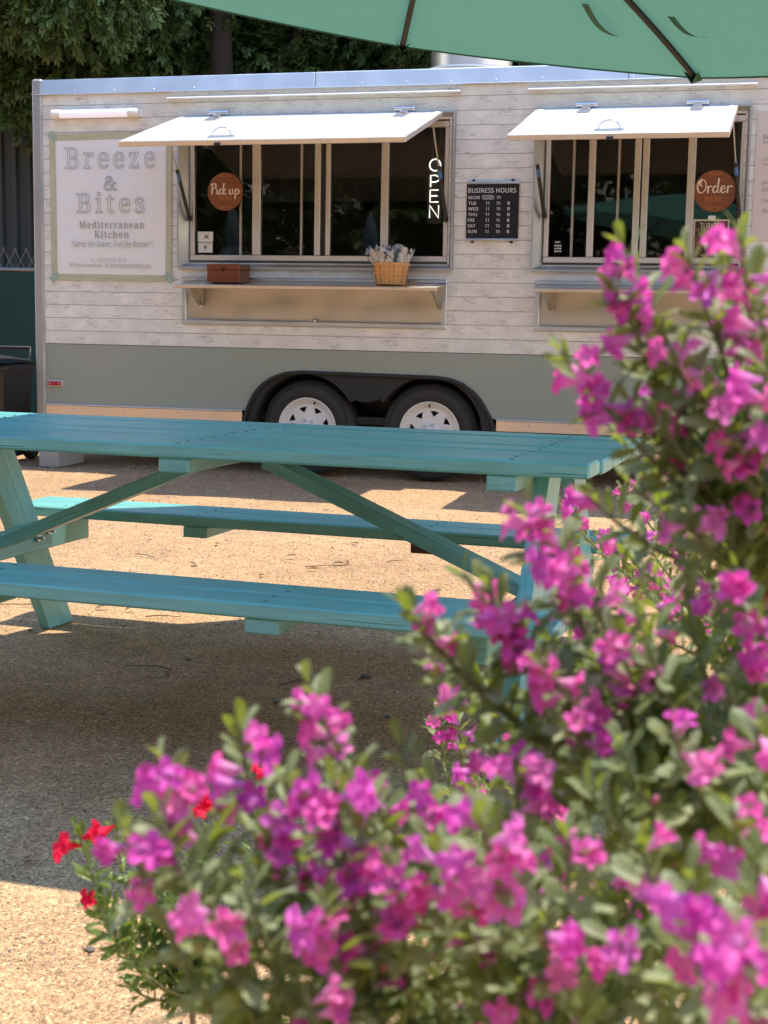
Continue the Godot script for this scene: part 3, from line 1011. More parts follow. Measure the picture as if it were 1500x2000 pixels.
func build_window(T: Node3D, x0: float, x1: float, bars: Array, panes: Array, sash: Array) -> void:
	var y0 := 1.42
	var y1 := 2.45
	var ix0: float = bars[0][0]
	var ix1: float = bars[-1][1]
	var iy0 := 1.478
	var iy1 := 2.392
	var zi := -0.035
	var zo := 0.038
	# frame of the sliding windows
	var q := MB.new()
	q.box(Vector3((ix0 + ix1) / 2, 1.4965, zi), Vector3(ix1 - ix0, 0.037, 0.05), 0.003)
	q.box(Vector3((ix0 + ix1) / 2, 2.373, zi), Vector3(ix1 - ix0, 0.040, 0.05), 0.003)
	var w := put("window", q.mesh(), M.alu, T)
	for k in bars.size():
		var b: Array = bars[k]
		q = MB.new()
		q.box(Vector3((b[0] + b[1]) / 2, 1.934, zi + (0.004 if k in [1, 4] else -0.001)), Vector3(b[1] - b[0], 0.836, 0.046), 0.003)
		put("mullion", q.mesh(), M.alu, w)
	# closed strip between the two middle bars
	q = MB.new()
	var g0: float = bars[2][1]
	var g1: float = bars[3][0]
	q.box(Vector3((g0 + g1) / 2, 1.934, zi - 0.02), Vector3(g1 - g0, 0.834, 0.01))
	put("seal", q.mesh(), M.dark, w)
	for p: Array in panes:
		q = MB.new()
		q.quad(Vector3(p[0], 1.515, zi + 0.002), Vector3(p[1], 1.515, zi + 0.002), Vector3(p[1], 2.353, zi + 0.002), Vector3(p[0], 2.353, zi + 0.002), Vector3.BACK)
		put("pane", q.mesh(), M.glass, w)
	for x: float in sash:
		q = MB.new()
		q.box(Vector3(x, 1.934, zi - 0.03), Vector3(0.017, 0.836, 0.02), 0.002)
		put("sash_bar", q.mesh(), M.alu, w)
	# splayed metal casing round the opening
	q = MB.new()
	var o := [Vector3(x0, y0, zo), Vector3(x1, y0, zo), Vector3(x1, y1, zo), Vector3(x0, y1, zo)]
	var i := [Vector3(ix0, iy0, zi), Vector3(ix1, iy0, zi), Vector3(ix1, iy1, zi), Vector3(ix0, iy1, zi)]
	var bk := [Vector3(x0, y0, 0), Vector3(x1, y0, 0), Vector3(x1, y1, 0), Vector3(x0, y1, 0)]
	var ctr := Vector3((x0 + x1) / 2, (y0 + y1) / 2, 0)
	for e in 4:
		var f := (e + 1) % 4
		var outw: Vector3 = (o[e] + o[f]) * 0.5 - ctr
		outw.z = 0
		var lip0: Vector3 = o[e] - (o[e] - ctr).sign() * Vector3(0.012, 0.012, 0)
		var lip1: Vector3 = o[f] - (o[f] - ctr).sign() * Vector3(0.012, 0.012, 0)
		var L: float = (o[e] as Vector3).distance_to(o[f])
		q.quad(i[e], i[f], lip1, lip0, -outw + Vector3(0, 0, 0.3), Vector2(0, 0), Vector2(L, 0), Vector2(L, 0.1), Vector2(0, 0.1))
		q.quad(lip0, lip1, o[f], o[e], Vector3.BACK, Vector2(0, 0), Vector2(L, 0), Vector2(L, 0.02), Vector2(0, 0.02))
		q.quad(o[e], o[f], bk[f], bk[e], outw, Vector2(0, 0), Vector2(L, 0), Vector2(L, 0.04), Vector2(0, 0.04))
	put("casing", q.mesh(), M.casing, w)

func build_hatch(T: Node3D, x0: float, x1: float, hinges: Array, hx: float) -> void:
	# top hung hatch, open towards the yard
	var a := Vector3(0, 2.442, 0.045)
	var b := Vector3(0, 2.165, 1.0)
	var d := (b - a).normalized()
	var up := Vector3(0, d.z, -d.y)
	var L := a.distance_to(b)
	var basis := Basis(Vector3.RIGHT, up, d)
	var h := Node3D.new()
	h.name = "service_hatch"
	T.add_child(h, true)
	h.transform = Transform3D(basis, Vector3((x0 + x1) / 2, a.y, a.z))
	var w := x1 - x0
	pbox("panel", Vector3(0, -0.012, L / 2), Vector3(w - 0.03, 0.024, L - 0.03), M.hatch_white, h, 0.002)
	pbox("edge_trim", Vector3(0, -0.014, L - 0.008), Vector3(w, 0.034, 0.016), M.alu, h, 0.003)
	for s in [-1.0, 1.0]:
		pbox("edge_trim", Vector3(s * (w / 2 - 0.008), -0.014, L / 2 - 0.008), Vector3(0.016, 0.034, L - 0.017), M.alu, h, 0.003)
		pbox("edge_cap", Vector3(s * (w / 2 - 0.034), 0.0025, L / 2), Vector3(0.035, 0.003, L - 0.03), M.dull_white, h, 0.001)
	pbox("edge_trim", Vector3(0, -0.012, 0.004), Vector3(w - 0.034, 0.030, 0.02), M.trim, h, 0.003)
	var q := MB.new()
	for k in int(w / 0.26):
		q = MB.new()
		q.lathe([Vector2(0.0065, 0.0), Vector2(0.005, 0.002), Vector2(0.0, 0.003)], 8, Transform3D(Basis(Vector3.RIGHT, PI / 2), Vector3(-w / 2 + 0.08 + k * 0.26, -0.013, L)))
		put("screw", q.mesh(), M.zinc, h)
	for x: float in hinges:
		q = MB.new()
		var lx := x - (x0 + x1) / 2
		q.tube([Vector3(lx - 0.055, 0.022, -0.012), Vector3(lx + 0.055, 0.022, -0.012)], [0.016], 12)
		for s in [-0.062, 0.062]: q.lathe([Vector2(0.0, -0.008), Vector2(0.02, -0.006), Vector2(0.02, 0.006), Vector2(0.0, 0.008)], 12, Transform3D(Basis(Vector3.BACK, PI / 2), Vector3(lx + s, 0.022, -0.012)))
		q.box(Vector3(lx, 0.0045, 0.085), Vector3(0.075, 0.005, 0.19), 0.002)
		q.box(Vector3(lx, 0.010, 0.02), Vector3(0.05, 0.012, 0.06), 0.003)
		put("hinge", q.mesh(), M.chrome, h)
	var hd := hx - (x0 + x1) / 2
	q = MB.new()
	var arc := []
	for k in 13: arc.append(Vector3(hd + cos(PI * k / 12) * 0.062, 0.008 + 0.045 * sin(PI * k / 12), L - 0.13 - 0.028 * sin(PI * k / 12)))
	q.tube(arc, [0.005], 8)
	q.box(Vector3(hd, 0.004, L - 0.12), Vector3(0.17, 0.008, 0.035), 0.003)
	put("handle", q.mesh(), M.chrome, h)
	pbox("latch", Vector3(hd + 0.02, -0.024, L + 0.004), Vector3(0.04, 0.022, 0.012), M.black, h, 0.003)

func build_tray(T: Node3D, x0: float, x1: float, sx0: float, sx1: float) -> void:
	# recessed metal bay with the fold down counter above it
	var q := MB.new()
	var y0 := 1.035
	var y1 := 1.362
	for e in [[Vector3((x0 + x1) / 2, y0 + 0.017, 0.008), Vector3(x1 - x0, 0.034, 0.022)], [Vector3((x0 + x1) / 2, y1 - 0.014, 0.008), Vector3(x1 - x0, 0.028, 0.022)], [Vector3(x0 + 0.017, (y0 + y1) / 2, 0.008), Vector3(0.034, y1 - y0 - 0.064, 0.022)], [Vector3(x1 - 0.017, (y0 + y1) / 2, 0.008), Vector3(0.034, y1 - y0 - 0.064, 0.022)]]:
		q.box(e[0], e[1], 0.004)
	var b := put("counter_bay", q.mesh(), M.trim, T)
	q = MB.new()
	q.box(Vector3((x0 + x1) / 2, (y0 + y1) / 2, -0.028), Vector3(x1 - x0 - 0.05, y1 - y0 - 0.05, 0.01))
	put("bay_panel", q.mesh(), M.steel, b)
	for s in [-1.0, 1.0]:
		q = MB.new()
		q.box(Vector3((x0 + x1) / 2 + s * (x1 - x0 - 0.064) / 2, (y0 + y1) / 2, -0.013), Vector3(0.006, y1 - y0 - 0.05, 0.026))
		put("bay_side", q.mesh(), M.trim, b)
	q = MB.new()
	q.box(Vector3((x0 + x1) / 2 + 0.02, y0 + 0.040, 0.018), Vector3(0.035, 0.018, 0.016), 0.004)
	put("latch", q.mesh(), M.chrome, b)
	var tilt := atan2(0.028, 0.30)
	var sh := Node3D.new()
	sh.name = "serving_counter"
	T.add_child(sh, true)
	sh.transform = Transform3D(Basis(Vector3.RIGHT, tilt), Vector3((sx0 + sx1) / 2, 1.332, 0.02))
	var w := sx1 - sx0
	pbox("counter_top", Vector3(0, -0.004, 0.145), Vector3(w, 0.007, 0.29), M.steel, sh, 0.002)
	pbox("counter_edge", Vector3(0, -0.0135, 0.288), Vector3(w, 0.026, 0.010), M.steel, sh, 0.003)
	for s in [-1.0, 1.0]:
		q = MB.new()
		var x: float = s * (w / 2 - 0.06)
		# pressed angle: a triangular web with a flange
		for e in [-0.002, 0.002]:
			q.tri3(Vector3(x + e, -0.012, 0.25), Vector3(x + e, -0.012, 0.0), Vector3(x + e, -0.17, 0.0), Vector3(e, 0, 0))
		q.quad(Vector3(x - 0.002, -0.012, 0.25), Vector3(x + 0.022, -0.012, 0.25), Vector3(x + 0.022, -0.17, 0.0), Vector3(x - 0.002, -0.17, 0.0), Vector3(0, -1, 0.6))
		q.box(Vector3(x + 0.012, -0.09, 0.002), Vector3(0.03, 0.17, 0.004), 0.001)
		put("bracket", q.mesh(), M.steel, sh)

func build_wheels(T: Node3D) -> void:
	# dark well behind the arch
	var q := MB.new()
	q.quad(Vector3(-0.93, 0.30, -0.42), Vector3(0.88, 0.30, -0.42), Vector3(0.88, 0.80, -0.42), Vector3(-0.93, 0.80, -0.42), Vector3.BACK)
	q.quad(Vector3(-0.93, 0.745, -0.42), Vector3(0.88, 0.745, -0.42), Vector3(0.88, 0.745, -0.012), Vector3(-0.93, 0.745, -0.012), Vector3.DOWN)
	for x in [-0.93, 0.88]: q.quad(Vector3(x, 0.30, -0.42), Vector3(x, 0.75, -0.42), Vector3(x, 0.75, -0.021), Vector3(x, 0.30, -0.021), Vector3(-x, 0, 0))
	put("wheel_well", q.mesh(), M.black, T)
	# black fender plate: arch above, two round cut-outs below
	var top := []
	var bot := []
	for k in 81:
		var x := lerpf(-0.9, 0.845, k / 80.0)
		var yi := 0.35
		for c in [-0.474, 0.400]:
			var dx: float = x - c
			if absf(dx) < 0.375: yi = maxf(yi, 0.335 + sqrt(0.375 * 0.375 - dx * dx))
		if x > -0.13 and x < 0.06: yi = maxf(0.53 + pow(absf(x + 0.037) / 0.13, 2.0) * 0.05, minf(yi, 0.60))
		elif x > -0.474 and x < 0.40: yi = maxf(yi, 0.53)
		var yo := arch_y(x)
		top.append(Vector3(x, yo, -0.008))
		bot.append(Vector3(x, minf(yi, yo - 0.012), -0.014))
	q = MB.new()
	for k in 80:
		q.quad(bot[k], bot[k + 1], top[k + 1], top[k], Vector3.BACK)
		q.quad(bot[k], bot[k + 1], bot[k + 1] + Vector3(0, 0, -0.30), bot[k] + Vector3(0, 0, -0.30), Vector3(0, -1, 0))
	var fd := put("fender", q.mesh(), M.rubber, T)
	q = MB.new()
	var lip := []
	for k in 71:
		var x := lerpf(-0.924, 0.869, k / 70.0)
		lip.append(Vector3(x, arch_y(x) - 0.004, 0.006))
	q.tube(lip, [0.013], 8)
	put("fender_lip", q.mesh(), M.rubber, fd)
	for cx in [-0.474, 0.400]:
		var wh := Node3D.new()
		wh.name = "wheel"
		T.add_child(wh, true)
		wh.position = Vector3(cx, 0.336, -0.06)
		wh.rotation.z = 0.2 if cx > 0.0 else -0.1
		var tilt := Basis(Vector3.RIGHT, PI / 2)
		q = MB.new()
		q.lathe([Vector2(0.205, -0.19), Vector2(0.26, -0.205), Vector2(0.318, -0.19), Vector2(0.334, -0.165), Vector2(0.336, -0.10), Vector2(0.334, -0.04), Vector2(0.318, -0.014), Vector2(0.29, -0.002), Vector2(0.255, 0.004), Vector2(0.225, 0.0), Vector2(0.207, -0.012)], 56, Transform3D(tilt, Vector3.ZERO))
		for rr in [0.30, 0.238]:
			var ringp := []
			for k in 49: ringp.append(Vector3(cos(TAU * k / 48) * rr, sin(TAU * k / 48) * rr, 0.0015 if rr > 0.28 else 0.003))
			q.tube(ringp, [0.0035], 5, false)
		put("tyre", q.mesh(), M.tyre, wh)
		q = MB.new()
		q.lathe([Vector2(0.190, -0.16), Vector2(0.190, -0.02), Vector2(0.209, -0.006), Vector2(0.211, 0.002), Vector2(0.205, 0.004), Vector2(0.198, -0.004), Vector2(0.190, -0.016), Vector2(0.166, -0.032)].map(func(v): return v), 56, Transform3D(tilt, Vector3.ZERO))
		var r1 := 0.07
		for k in 8:
			var a0 := TAU * k / 8
			var a1 := TAU * (k + 1) / 8
			var am := (a0 + a1) / 2
			var P := func(r: float, a: float) -> Vector2: return Vector2(cos(a), sin(a)) * r
			for s in [-1.0, 1.0]:
				var ae: float = am + s * (a1 - a0) / 2
				var poly := PackedVector2Array([P.call(r1, ae), P.call(r1, am), P.call(0.108, am), P.call(0.148, am + s * 0.21), P.call(0.149, am), P.call(0.167, am), P.call(0.167, (am + ae) / 2), P.call(0.167, ae)])
				q.plate(poly, -0.030, 0.006)
		put("rim", q.mesh(), M.dull_white, wh)
		q = MB.new()
		q.lathe([Vector2(0.072, -0.034), Vector2(0.070, -0.022), Vector2(0.046, -0.012), Vector2(0.042, 0.03), Vector2(0.030, 0.04), Vector2(0.0, 0.042)], 28, Transform3D(tilt, Vector3.ZERO))
		put("hub_cap", q.mesh(), M.dull_white, wh)
		for k in 6:
			q = MB.new()
			var a := TAU * k / 6
			q.lathe([Vector2(0.009, -0.02), Vector2(0.009, -0.004), Vector2(0.005, 0.0), Vector2(0.0, 0.0)], 6, Transform3D(tilt, Vector3(cos(a) * 0.057, sin(a) * 0.057, 0.004)), false)
			put("lug_nut", q.mesh(), M.zinc, wh)
		q = MB.new()
		q.lathe([Vector2(0.184, -0.08), Vector2(0.0, -0.085)], 28, Transform3D(tilt, Vector3.ZERO))
		put("brake_drum", q.mesh(), M.black, wh)
		q = MB.new()
		q.tube([Vector3(0.03, 0.183, -0.02), Vector3(0.033, 0.172, 0.004)], [0.006], 8)
		put("valve", q.mesh(), M.black, wh)

# ------------------------------------------------------------------ signs and what stands on the counters
func on_wall(called: String, label: String, cat: String, p: Vector3, group := "") -> Node3D:
	return thing(called, label, cat, tr_at(p), TURN_TRAILER, group)

func ring_stroke(q: MB, c: Vector2, rx: float, ry: float, w: float) -> void:
	var pts := []
	for k in 25: pts.append(c + Vector2(cos(TAU * k / 24) * rx, sin(TAU * k / 24) * ry))
	stroke(q, pts, w, w, true)

func pen(lines: Array, at: Vector2, s: Vector2, w0: float, w1: float) -> MB:
	var q := MB.new()
	for l: Array in lines:
		var pts := []
		for k in range(0, l.size(), 2): pts.append(at + Vector2(l[k], l[k + 1]) * s)
		stroke(q, pts, w0, w1)
	return q

func round_sign(called: String, label: String, c: Vector3, r: float, lines: Array, at: Vector2, s: Vector2, here: Rect2) -> void:
	var t := on_wall(called, label, "sign", c)
	var q := MB.new()
	var poly := PackedVector2Array()
	for k in 64: poly.append(Vector2(cos(TAU * k / 64), sin(TAU * k / 64)) * r)
	q.plate(poly, 0.002, 0.004)
	put("disc", q.mesh(), M.round_wood, t)
	put("script_lettering", pen(lines, at, s, 0.0098, 0.0045).mesh(), M.cream, t, Transform3D(Basis(), Vector3(0, 0, 0.0042)))
	letters("lettering", "HERE", "Droid Serif", here.position.x, here.end.x, here.position.y, here.end.y, 0.0042, M.copper, t, 3)
	q = MB.new()
	for sy in [-1.0, 1.0]:
		for sx in [-1.0, 1.0]:
			var b := Vector2(0, sy * r * 0.80)
			stroke(q, [b, b + Vector2(sx * 0.018, -sy * 0.006), b + Vector2(sx * 0.036, 0.002), b + Vector2(sx * 0.05, -sy * 0.008)], 0.0028, 0.0022)
			stroke(q, [b + Vector2(sx * 0.012, -sy * 0.003), b + Vector2(sx * 0.018, sy * 0.009), b + Vector2(sx * 0.024, sy * 0.002)], 0.0024, 0.002)
			stroke(q, [b + Vector2(sx * 0.028, 0.0), b + Vector2(sx * 0.034, sy * 0.010), b + Vector2(sx * 0.040, -sy * 0.002)], 0.0024, 0.002)
	put("flourish", q.mesh(), M.copper, t, Transform3D(Basis(), Vector3(0, 0, 0.0042)))

func build_signs() -> void:
	# banner with its tape border
	var bx := -1.925
	var by := 1.838
	var t := on_wall("banner", "white vinyl banner lettered Breeze & Bites, edged with yellow green tape", "banner", Vector3(bx, by, 0))
	var f := noise(2.2, 71)
	var ps := []
	for r in 40:
		for k in 36:
			var u := k / 35.0
			var v := r / 39.0
			var x := lerpf(-2.352, -1.497, u) - bx
			var y := lerpf(2.312, 1.368, v) - by
			var e := minf(minf(u, 1 - u), minf(v, 1 - v))
			ps.append(Vector3(x, y, 0.006 + clampf(e * 8.0, 0, 1) * (0.004 + 0.009 * f.get_noise_2d(x * 1.3 + y * 0.9, y * 1.3 - x) + 0.003 * f.get_noise_2d(x * 5.0, y * 5.0))))
	var q := MB.new()
	q.grid(ps, 36, Vector3.BACK)
	put("sheet", q.mesh(), M.vinyl, t)
	for e in [[Vector2(-1.924, 2.330), Vector2(0.93, 0.046), 0.012], [Vector2(-1.927, 1.352), Vector2(0.93, 0.044), -0.004], [Vector2(-2.368, 1.842), Vector2(0.046, 0.95), 0.006], [Vector2(-1.481, 1.832), Vector2(0.044, 0.95), -0.005]]:
		var hor: bool = e[1].x > e[1].y
		pbox("tape", Vector3(e[0].x - bx, e[0].y - by, 0.0075 if hor else 0.0085), Vector3(e[1].x, e[1].y, 0.001), M.tape, t, 0.0, Basis(Vector3.BACK, e[2]))
	for e in [[-2.37, 2.33, 0.785], [-2.365, 1.352, -0.785], [-1.482, 1.355, 0.785]]:
		pbox("tape_patch", Vector3(e[0] - bx, e[1] - by, 0.0100), Vector3(0.045, 0.075, 0.001), M.patch, t, 0.0, Basis(Vector3.BACK, e[2]))
	var z := 0.0215
	var S := "Droid Serif"
	for e in [["Breeze", -2.265, -1.578, 2.107, 2.251, 7], ["&", -1.965, -1.870, 1.955, 2.052, 0], ["Bites", -2.178, -1.660, 1.799, 1.943, 8]]:
		var g := glyphs(e[0], S, e[1] - bx, e[2] - bx, e[3] - by, e[4] - by, e[5], false, 0.0, 1.0)
		put("outline_lettering", outline(g, 0.0036).mesh(), M.ink_line, t, Transform3D(Basis(), Vector3(0, 0, z)))
	letters("lettering", "Mediterranean", S, -2.159 - bx, -1.661 - bx, 1.695 - by, 1.744 - by, z, M.ink, t, 7)
	letters("lettering", "Kitchen", S, -2.042 - bx, -1.779 - bx, 1.626 - by, 1.679 - by, z, M.ink, t, 7)
	letters("lettering", "“Savor the Doner, Feel the Breeze!”", S, -2.221 - bx, -1.597 - bx, 1.556 - by, 1.608 - by, z, M.ink_soft, t, 0, false, 0.22)
	letters("lettering", "+1(737) 235 3776", S, -2.035 - bx, -1.798 - bx, 1.458 - by, 1.487 - by, z, M.ink_soft, t)
	letters("lettering", "@breezeandbites", S, -2.205 - bx, -1.986 - bx, 1.422 - by, 1.450 - by, z, M.ink_soft, t)
	letters("lettering", "www.breezeandbites.com", S, -1.928 - bx, -1.610 - bx, 1.424 - by, 1.452 - by, z, M.ink_soft, t)
	q = MB.new()
	q.box(Vector3(-1.769 - bx, 1.4195 - by, 0), Vector3(0.318, 0.0015, 0.0006))
	ring_stroke(q, Vector2(-1.948 - bx, 1.438 - by), 0.012, 0.012, 0.0025)
	ring_stroke(q, Vector2(-1.948 - bx, 1.438 - by), 0.005, 0.012, 0.002)
	stroke(q, [Vector2(-2.066 - bx, 1.488 - by), Vector2(-2.064 - bx, 1.474 - by), Vector2(-2.050 - bx, 1.462 - by)], 0.005, 0.005)
	for e in [[0.0, 0.011], [0.0, -0.011]]: q.box(Vector3(-2.226 - bx, 1.438 - by + e[1], 0), Vector3(0.024, 0.0022, 0.0006))
	for e in [0.011, -0.011]: q.box(Vector3(-2.226 - bx + e, 1.438 - by, 0), Vector3(0.0022, 0.024, 0.0006))
	ring_stroke(q, Vector2(-2.226 - bx, 1.438 - by), 0.005, 0.005, 0.002)
	put("contact_icons", q.mesh(), M.ink_soft, t, Transform3D(Basis(), Vector3(0, 0, z)))

	# tube light above the banner
	t = on_wall("tube_light", "white batten light with a glowing diffuser above the banner", "wall light", Vector3(-2.025, 2.480, 0.0))
	pbox("back_plate", Vector3(0.02, 0, 0.006), Vector3(0.66, 0.05, 0.012), M.white, t, 0.003)
	q = MB.new()
	q.tube([Vector3(-0.262, 0, 0.036), Vector3(0.262, 0, 0.036)], [0.0285], 20, false)
	put("diffuser", q.mesh(), M.tube, t)
	for s in [-1.0, 1.0]:
		q = MB.new()
		q.lathe([Vector2(0.0, -0.036), Vector2(0.026, -0.035), Vector2(0.032, -0.028), Vector2(0.032, 0.030), Vector2(0.029, 0.036), Vector2(0.0, 0.036)], 24, Transform3D(Basis(Vector3.BACK, PI / 2), Vector3(s * 0.293, 0, 0.036)))
		put("end_cap", q.mesh(), M.white, t)

	# opening hours board
	t = on_wall("hours_board", "black business hours letter board between the two serving windows", "sign", Vector3(0.810, 1.806, 0.0))
	pbox("board", Vector3(0, 0, 0.011), Vector3(0.346, 0.366, 0.010), M.felt, t, 0.002)
	for s in [-1.0, 1.0]:
		pbox("edge_strip", Vector3(0, s * 0.183, 0.013), Vector3(0.352, 0.016, 0.018), M.trim, t, 0.003)
		for sx in [-1.0, 1.0]:
			q = MB.new()
			q.lathe([Vector2(0.010, 0.0), Vector2(0.010, 0.016), Vector2(0.0, 0.018)], 12, Transform3D(Basis(Vector3.RIGHT, PI / 2), Vector3(sx * 0.13, s * 0.196, 0.0)))
			put("standoff", q.mesh(), M.black, t)
	var L := func(s: String, a: float, b: float, lo: float, hi: float, bold := false) -> void:
		letters("lettering", s, "Droid Sans", a - 0.810, b - 0.810, lo - 1.806, hi - 1.806, 0.0168, M.letter, t, 1, bold)
	L.call("BUSINESS", 0.649, 0.816, 1.924, 1.954)
	L.call("HOURS", 0.834, 0.964, 1.924, 1.954)
	var days := ["MON", "TUE", "WED", "THU", "FRI", "SAT", "SUN"]
	var wid := [0.072, 0.052, 0.066, 0.058, 0.042, 0.050, 0.058]
	for k in 7:
		var yy := 1.884 - 0.0364 * k
		L.call(days[k], 0.650, 0.650 + wid[k], yy, yy + 0.0205)
		L.call("TO", 0.837, 0.863, yy + 0.001, yy + 0.0185)
		if k == 0: continue
		L.call("11", 0.766, 0.788, yy, yy + 0.0205)
		L.call("8", 0.909, 0.925, yy, yy + 0.0205)
	L.call("CLOSED", 0.748, 0.811, 1.889, 1.902)
	q = MB.new()
	stroke(q, [Vector2(0.746, 1.8845), Vector2(0.7425, 1.8955), Vector2(0.746, 1.9065), Vector2(0.779, 1.907), Vector2(0.813, 1.9065), Vector2(0.8165, 1.8955), Vector2(0.813, 1.8845), Vector2(0.779, 1.884), Vector2(0.746, 1.8845)], 0.0022, 0.0022)
	put("closed_frame", q.mesh(), M.letter, t, Transform3D(Basis(), Vector3(-0.810, -1.806, 0.0168)))

	# menu board at the right edge
	t = on_wall("menu_board", "pale pinkish menu sheet right of the order window", "menu", Vector3(2.84, 2.015, 0.0))
	pbox("sheet", Vector3(0, 0, 0.003), Vector3(0.76, 0.79, 0.004), mat(lin(0.60, 0.53, 0.49), 0.6), t, 0.001)
	for e in [["Beef Doner", 2.497, 2.253, 0.20, 0.030], ["marinated beef", 2.499, 2.226, 0.20, 0.020], ["Crispy Falafel", 2.504, 2.113, 0.24, 0.030], ["salad, tahini", 2.506, 2.090, 0.18, 0.020], ["grilled chicken", 2.507, 1.976, 0.22, 0.026], ["Doner Plate", 2.509, 1.934, 0.20, 0.028], ["Lentil Soup", 2.513, 1.866, 0.19, 0.026], ["Doner Wrap", 2.516, 1.798, 0.20, 0.028]]:
		letters("lettering", e[0], S, e[1] - 2.84, e[1] + e[3] - 2.84, e[2] - 0.012 - 2.015, e[2] - 0.012 + e[4] - 2.015, 0.0065, M.ink, t, 0, false, 0.22)

	# round wooden signs on the panes
	round_sign("pick_up_sign", "round brown wooden sign reading Pick up HERE behind the left serving window", Vector3(-1.074, 1.946, -0.028), 0.129,
		[[0.15, 2.0, 0.06, 1.0, 0.0, 0.0], [-0.2, 1.65, 0.15, 2.05, 0.62, 1.85, 0.6, 1.25, 0.12, 1.0], [0.85, 1.0, 0.82, 0.3, 0.98, 0.0, 1.18, 0.3], [0.90, 1.42, 0.91, 1.36], [1.68, 0.85, 1.42, 1.0, 1.25, 0.5, 1.42, 0.02, 1.72, 0.3], [1.95, 2.1, 1.87, 1.0, 1.84, 0.0], [2.28, 1.0, 1.92, 0.52, 2.18, 0.0, 2.4, 0.15], [2.9, 1.0, 2.86, 0.25, 3.06, 0.0, 3.32, 0.35, 3.4, 1.0], [3.4, 1.0, 3.37, 0.2, 3.6, 0.08], [3.86, 1.0, 3.8, 0.0, 3.72, -0.9], [3.83, 0.65, 4.1, 1.0, 4.4, 0.6, 4.2, 0.05, 3.86, 0.12]],
		Vector2(-0.098, -0.018), Vector2(0.0455, 0.036), Rect2(-0.052, -0.058, 0.103, 0.030))
	round_sign("order_sign", "round brown wooden sign reading Order HERE behind the right serving window", Vector3(2.224, 1.930, -0.028), 0.130,
		[[0.5, 2.0, 0.12, 1.6, 0.0, 0.7, 0.3, 0.0, 0.8, 0.3, 0.98, 1.2, 0.7, 1.9, 0.4, 1.75, 0.3, 1.2, 0.55, 0.95], [1.22, 1.0, 1.2, 0.0], [1.2, 0.55, 1.45, 1.0, 1.68, 0.85], [2.32, 0.8, 2.02, 1.0, 1.8, 0.5, 1.95, 0.02, 2.25, 0.3, 2.44, 1.0], [2.47, 2.1, 2.37, 1.0, 2.33, 0.2, 2.55, 0.05], [2.7, 0.42, 3.1, 0.62, 3.15, 0.95, 2.9, 1.0, 2.7, 0.5, 2.92, 0.0, 3.3, 0.3], [3.5, 1.0, 3.48, 0.0], [3.5, 0.55, 3.75, 1.0, 4.05, 0.85]],
		Vector2(-0.108, -0.012), Vector2(0.053, 0.043), Rect2(-0.060, -0.064, 0.106, 0.028))

	# neon OPEN sign hanging behind the last pane of the left window
	t = on_wall("open_sign", "glowing white neon sign spelling OPEN downwards in the pick up window", "neon sign", Vector3(0.397, 1.960, -0.075))
	var r := 0.0042
	var N := func(pts: Array) -> void:
		var m := MB.new()
		m.tube(pts, [r], 8)
		put("neon_letter", m.mesh(), M.neon, t)
	var el := []
	for k in 29: el.append(Vector3(cos(TAU * k / 28) * 0.037, 0.155 + sin(TAU * k / 28) * 0.038, 0))
	N.call(el)
	N.call([Vector3(-0.028, 0.012, 0), Vector3(-0.028, 0.088, 0), Vector3(0.004, 0.088, 0), Vector3(0.024, 0.080, 0), Vector3(0.030, 0.066, 0), Vector3(0.024, 0.052, 0), Vector3(0.004, 0.044, 0), Vector3(-0.026, 0.044, 0)])
	var e3 := MB.new()
	e3.tube([Vector3(0.026, -0.008, 0), Vector3(-0.030, -0.008, 0), Vector3(-0.030, -0.086, 0), Vector3(0.028, -0.086, 0)], [r], 8)
	e3.tube([Vector3(-0.028, -0.046, 0), Vector3(0.020, -0.046, 0)], [r], 8)
	put("neon_letter", e3.mesh(), M.neon, t)
	N.call([Vector3(-0.031, -0.190, 0), Vector3(-0.031, -0.108, 0), Vector3(0.030, -0.190, 0), Vector3(0.030, -0.108, 0)])
	pbox("back_plate", Vector3(0, -0.015, -0.012), Vector3(0.10, 0.43, 0.004), M.black, t)
	for s in [-1.0, 1.0]:
		q = MB.new()
		q.tube([Vector3(s * 0.02, 0.2, -0.01), Vector3(s * 0.03 + 0.01, 0.40, -0.01)], [0.0012], 5)
		put("hanging_cord", q.mesh(), M.rod, t)

	# small notices on the panes
	t = on_wall("notice", "small white notice card in the corner of the pick up window, upper of the two", "notice", Vector3(-1.222, 1.640, -0.030))
	pbox("card", Vector3.ZERO, Vector3(0.113, 0.070, 0.001), M.paper, t)
	q = MB.new()
	q.box(Vector3(0.008, 0.002, 0), Vector3(0.030, 0.022, 0.0008))
	stroke(q, [Vector2(-0.03, -0.018), Vector2(0.0, -0.010), Vector2(0.03, -0.020)], 0.002, 0.002)
	stroke(q, [Vector2(-0.04, 0.026), Vector2(0.04, 0.026)], 0.002, 0.002)
	put("print", q.mesh(), M.ink, t, Transform3D(Basis(), Vector3(0, 0, 0.0012)))
	t = on_wall("notice", "small white card with a dark emblem, lower of two in the pick up window", "notice", Vector3(-1.222, 1.566, -0.030))
	pbox("card", Vector3.ZERO, Vector3(0.107, 0.068, 0.001), M.paper, t)
	q = MB.new()
	q.lathe([Vector2(0.0, 0.0), Vector2(0.013, 0.0)], 16, Transform3D(Basis(Vector3.RIGHT, PI / 2), Vector3(0, 0.004, 0)))
	q.box(Vector3(0, -0.012, 0), Vector3(0.004, 0.014, 0.0006))
	stroke(q, [Vector2(-0.035, 0.024), Vector2(0.035, 0.024)], 0.0025, 0.0025)
	put("print", q.mesh(), M.ink, t, Transform3D(Basis(), Vector3(0, 0, 0.0012)))
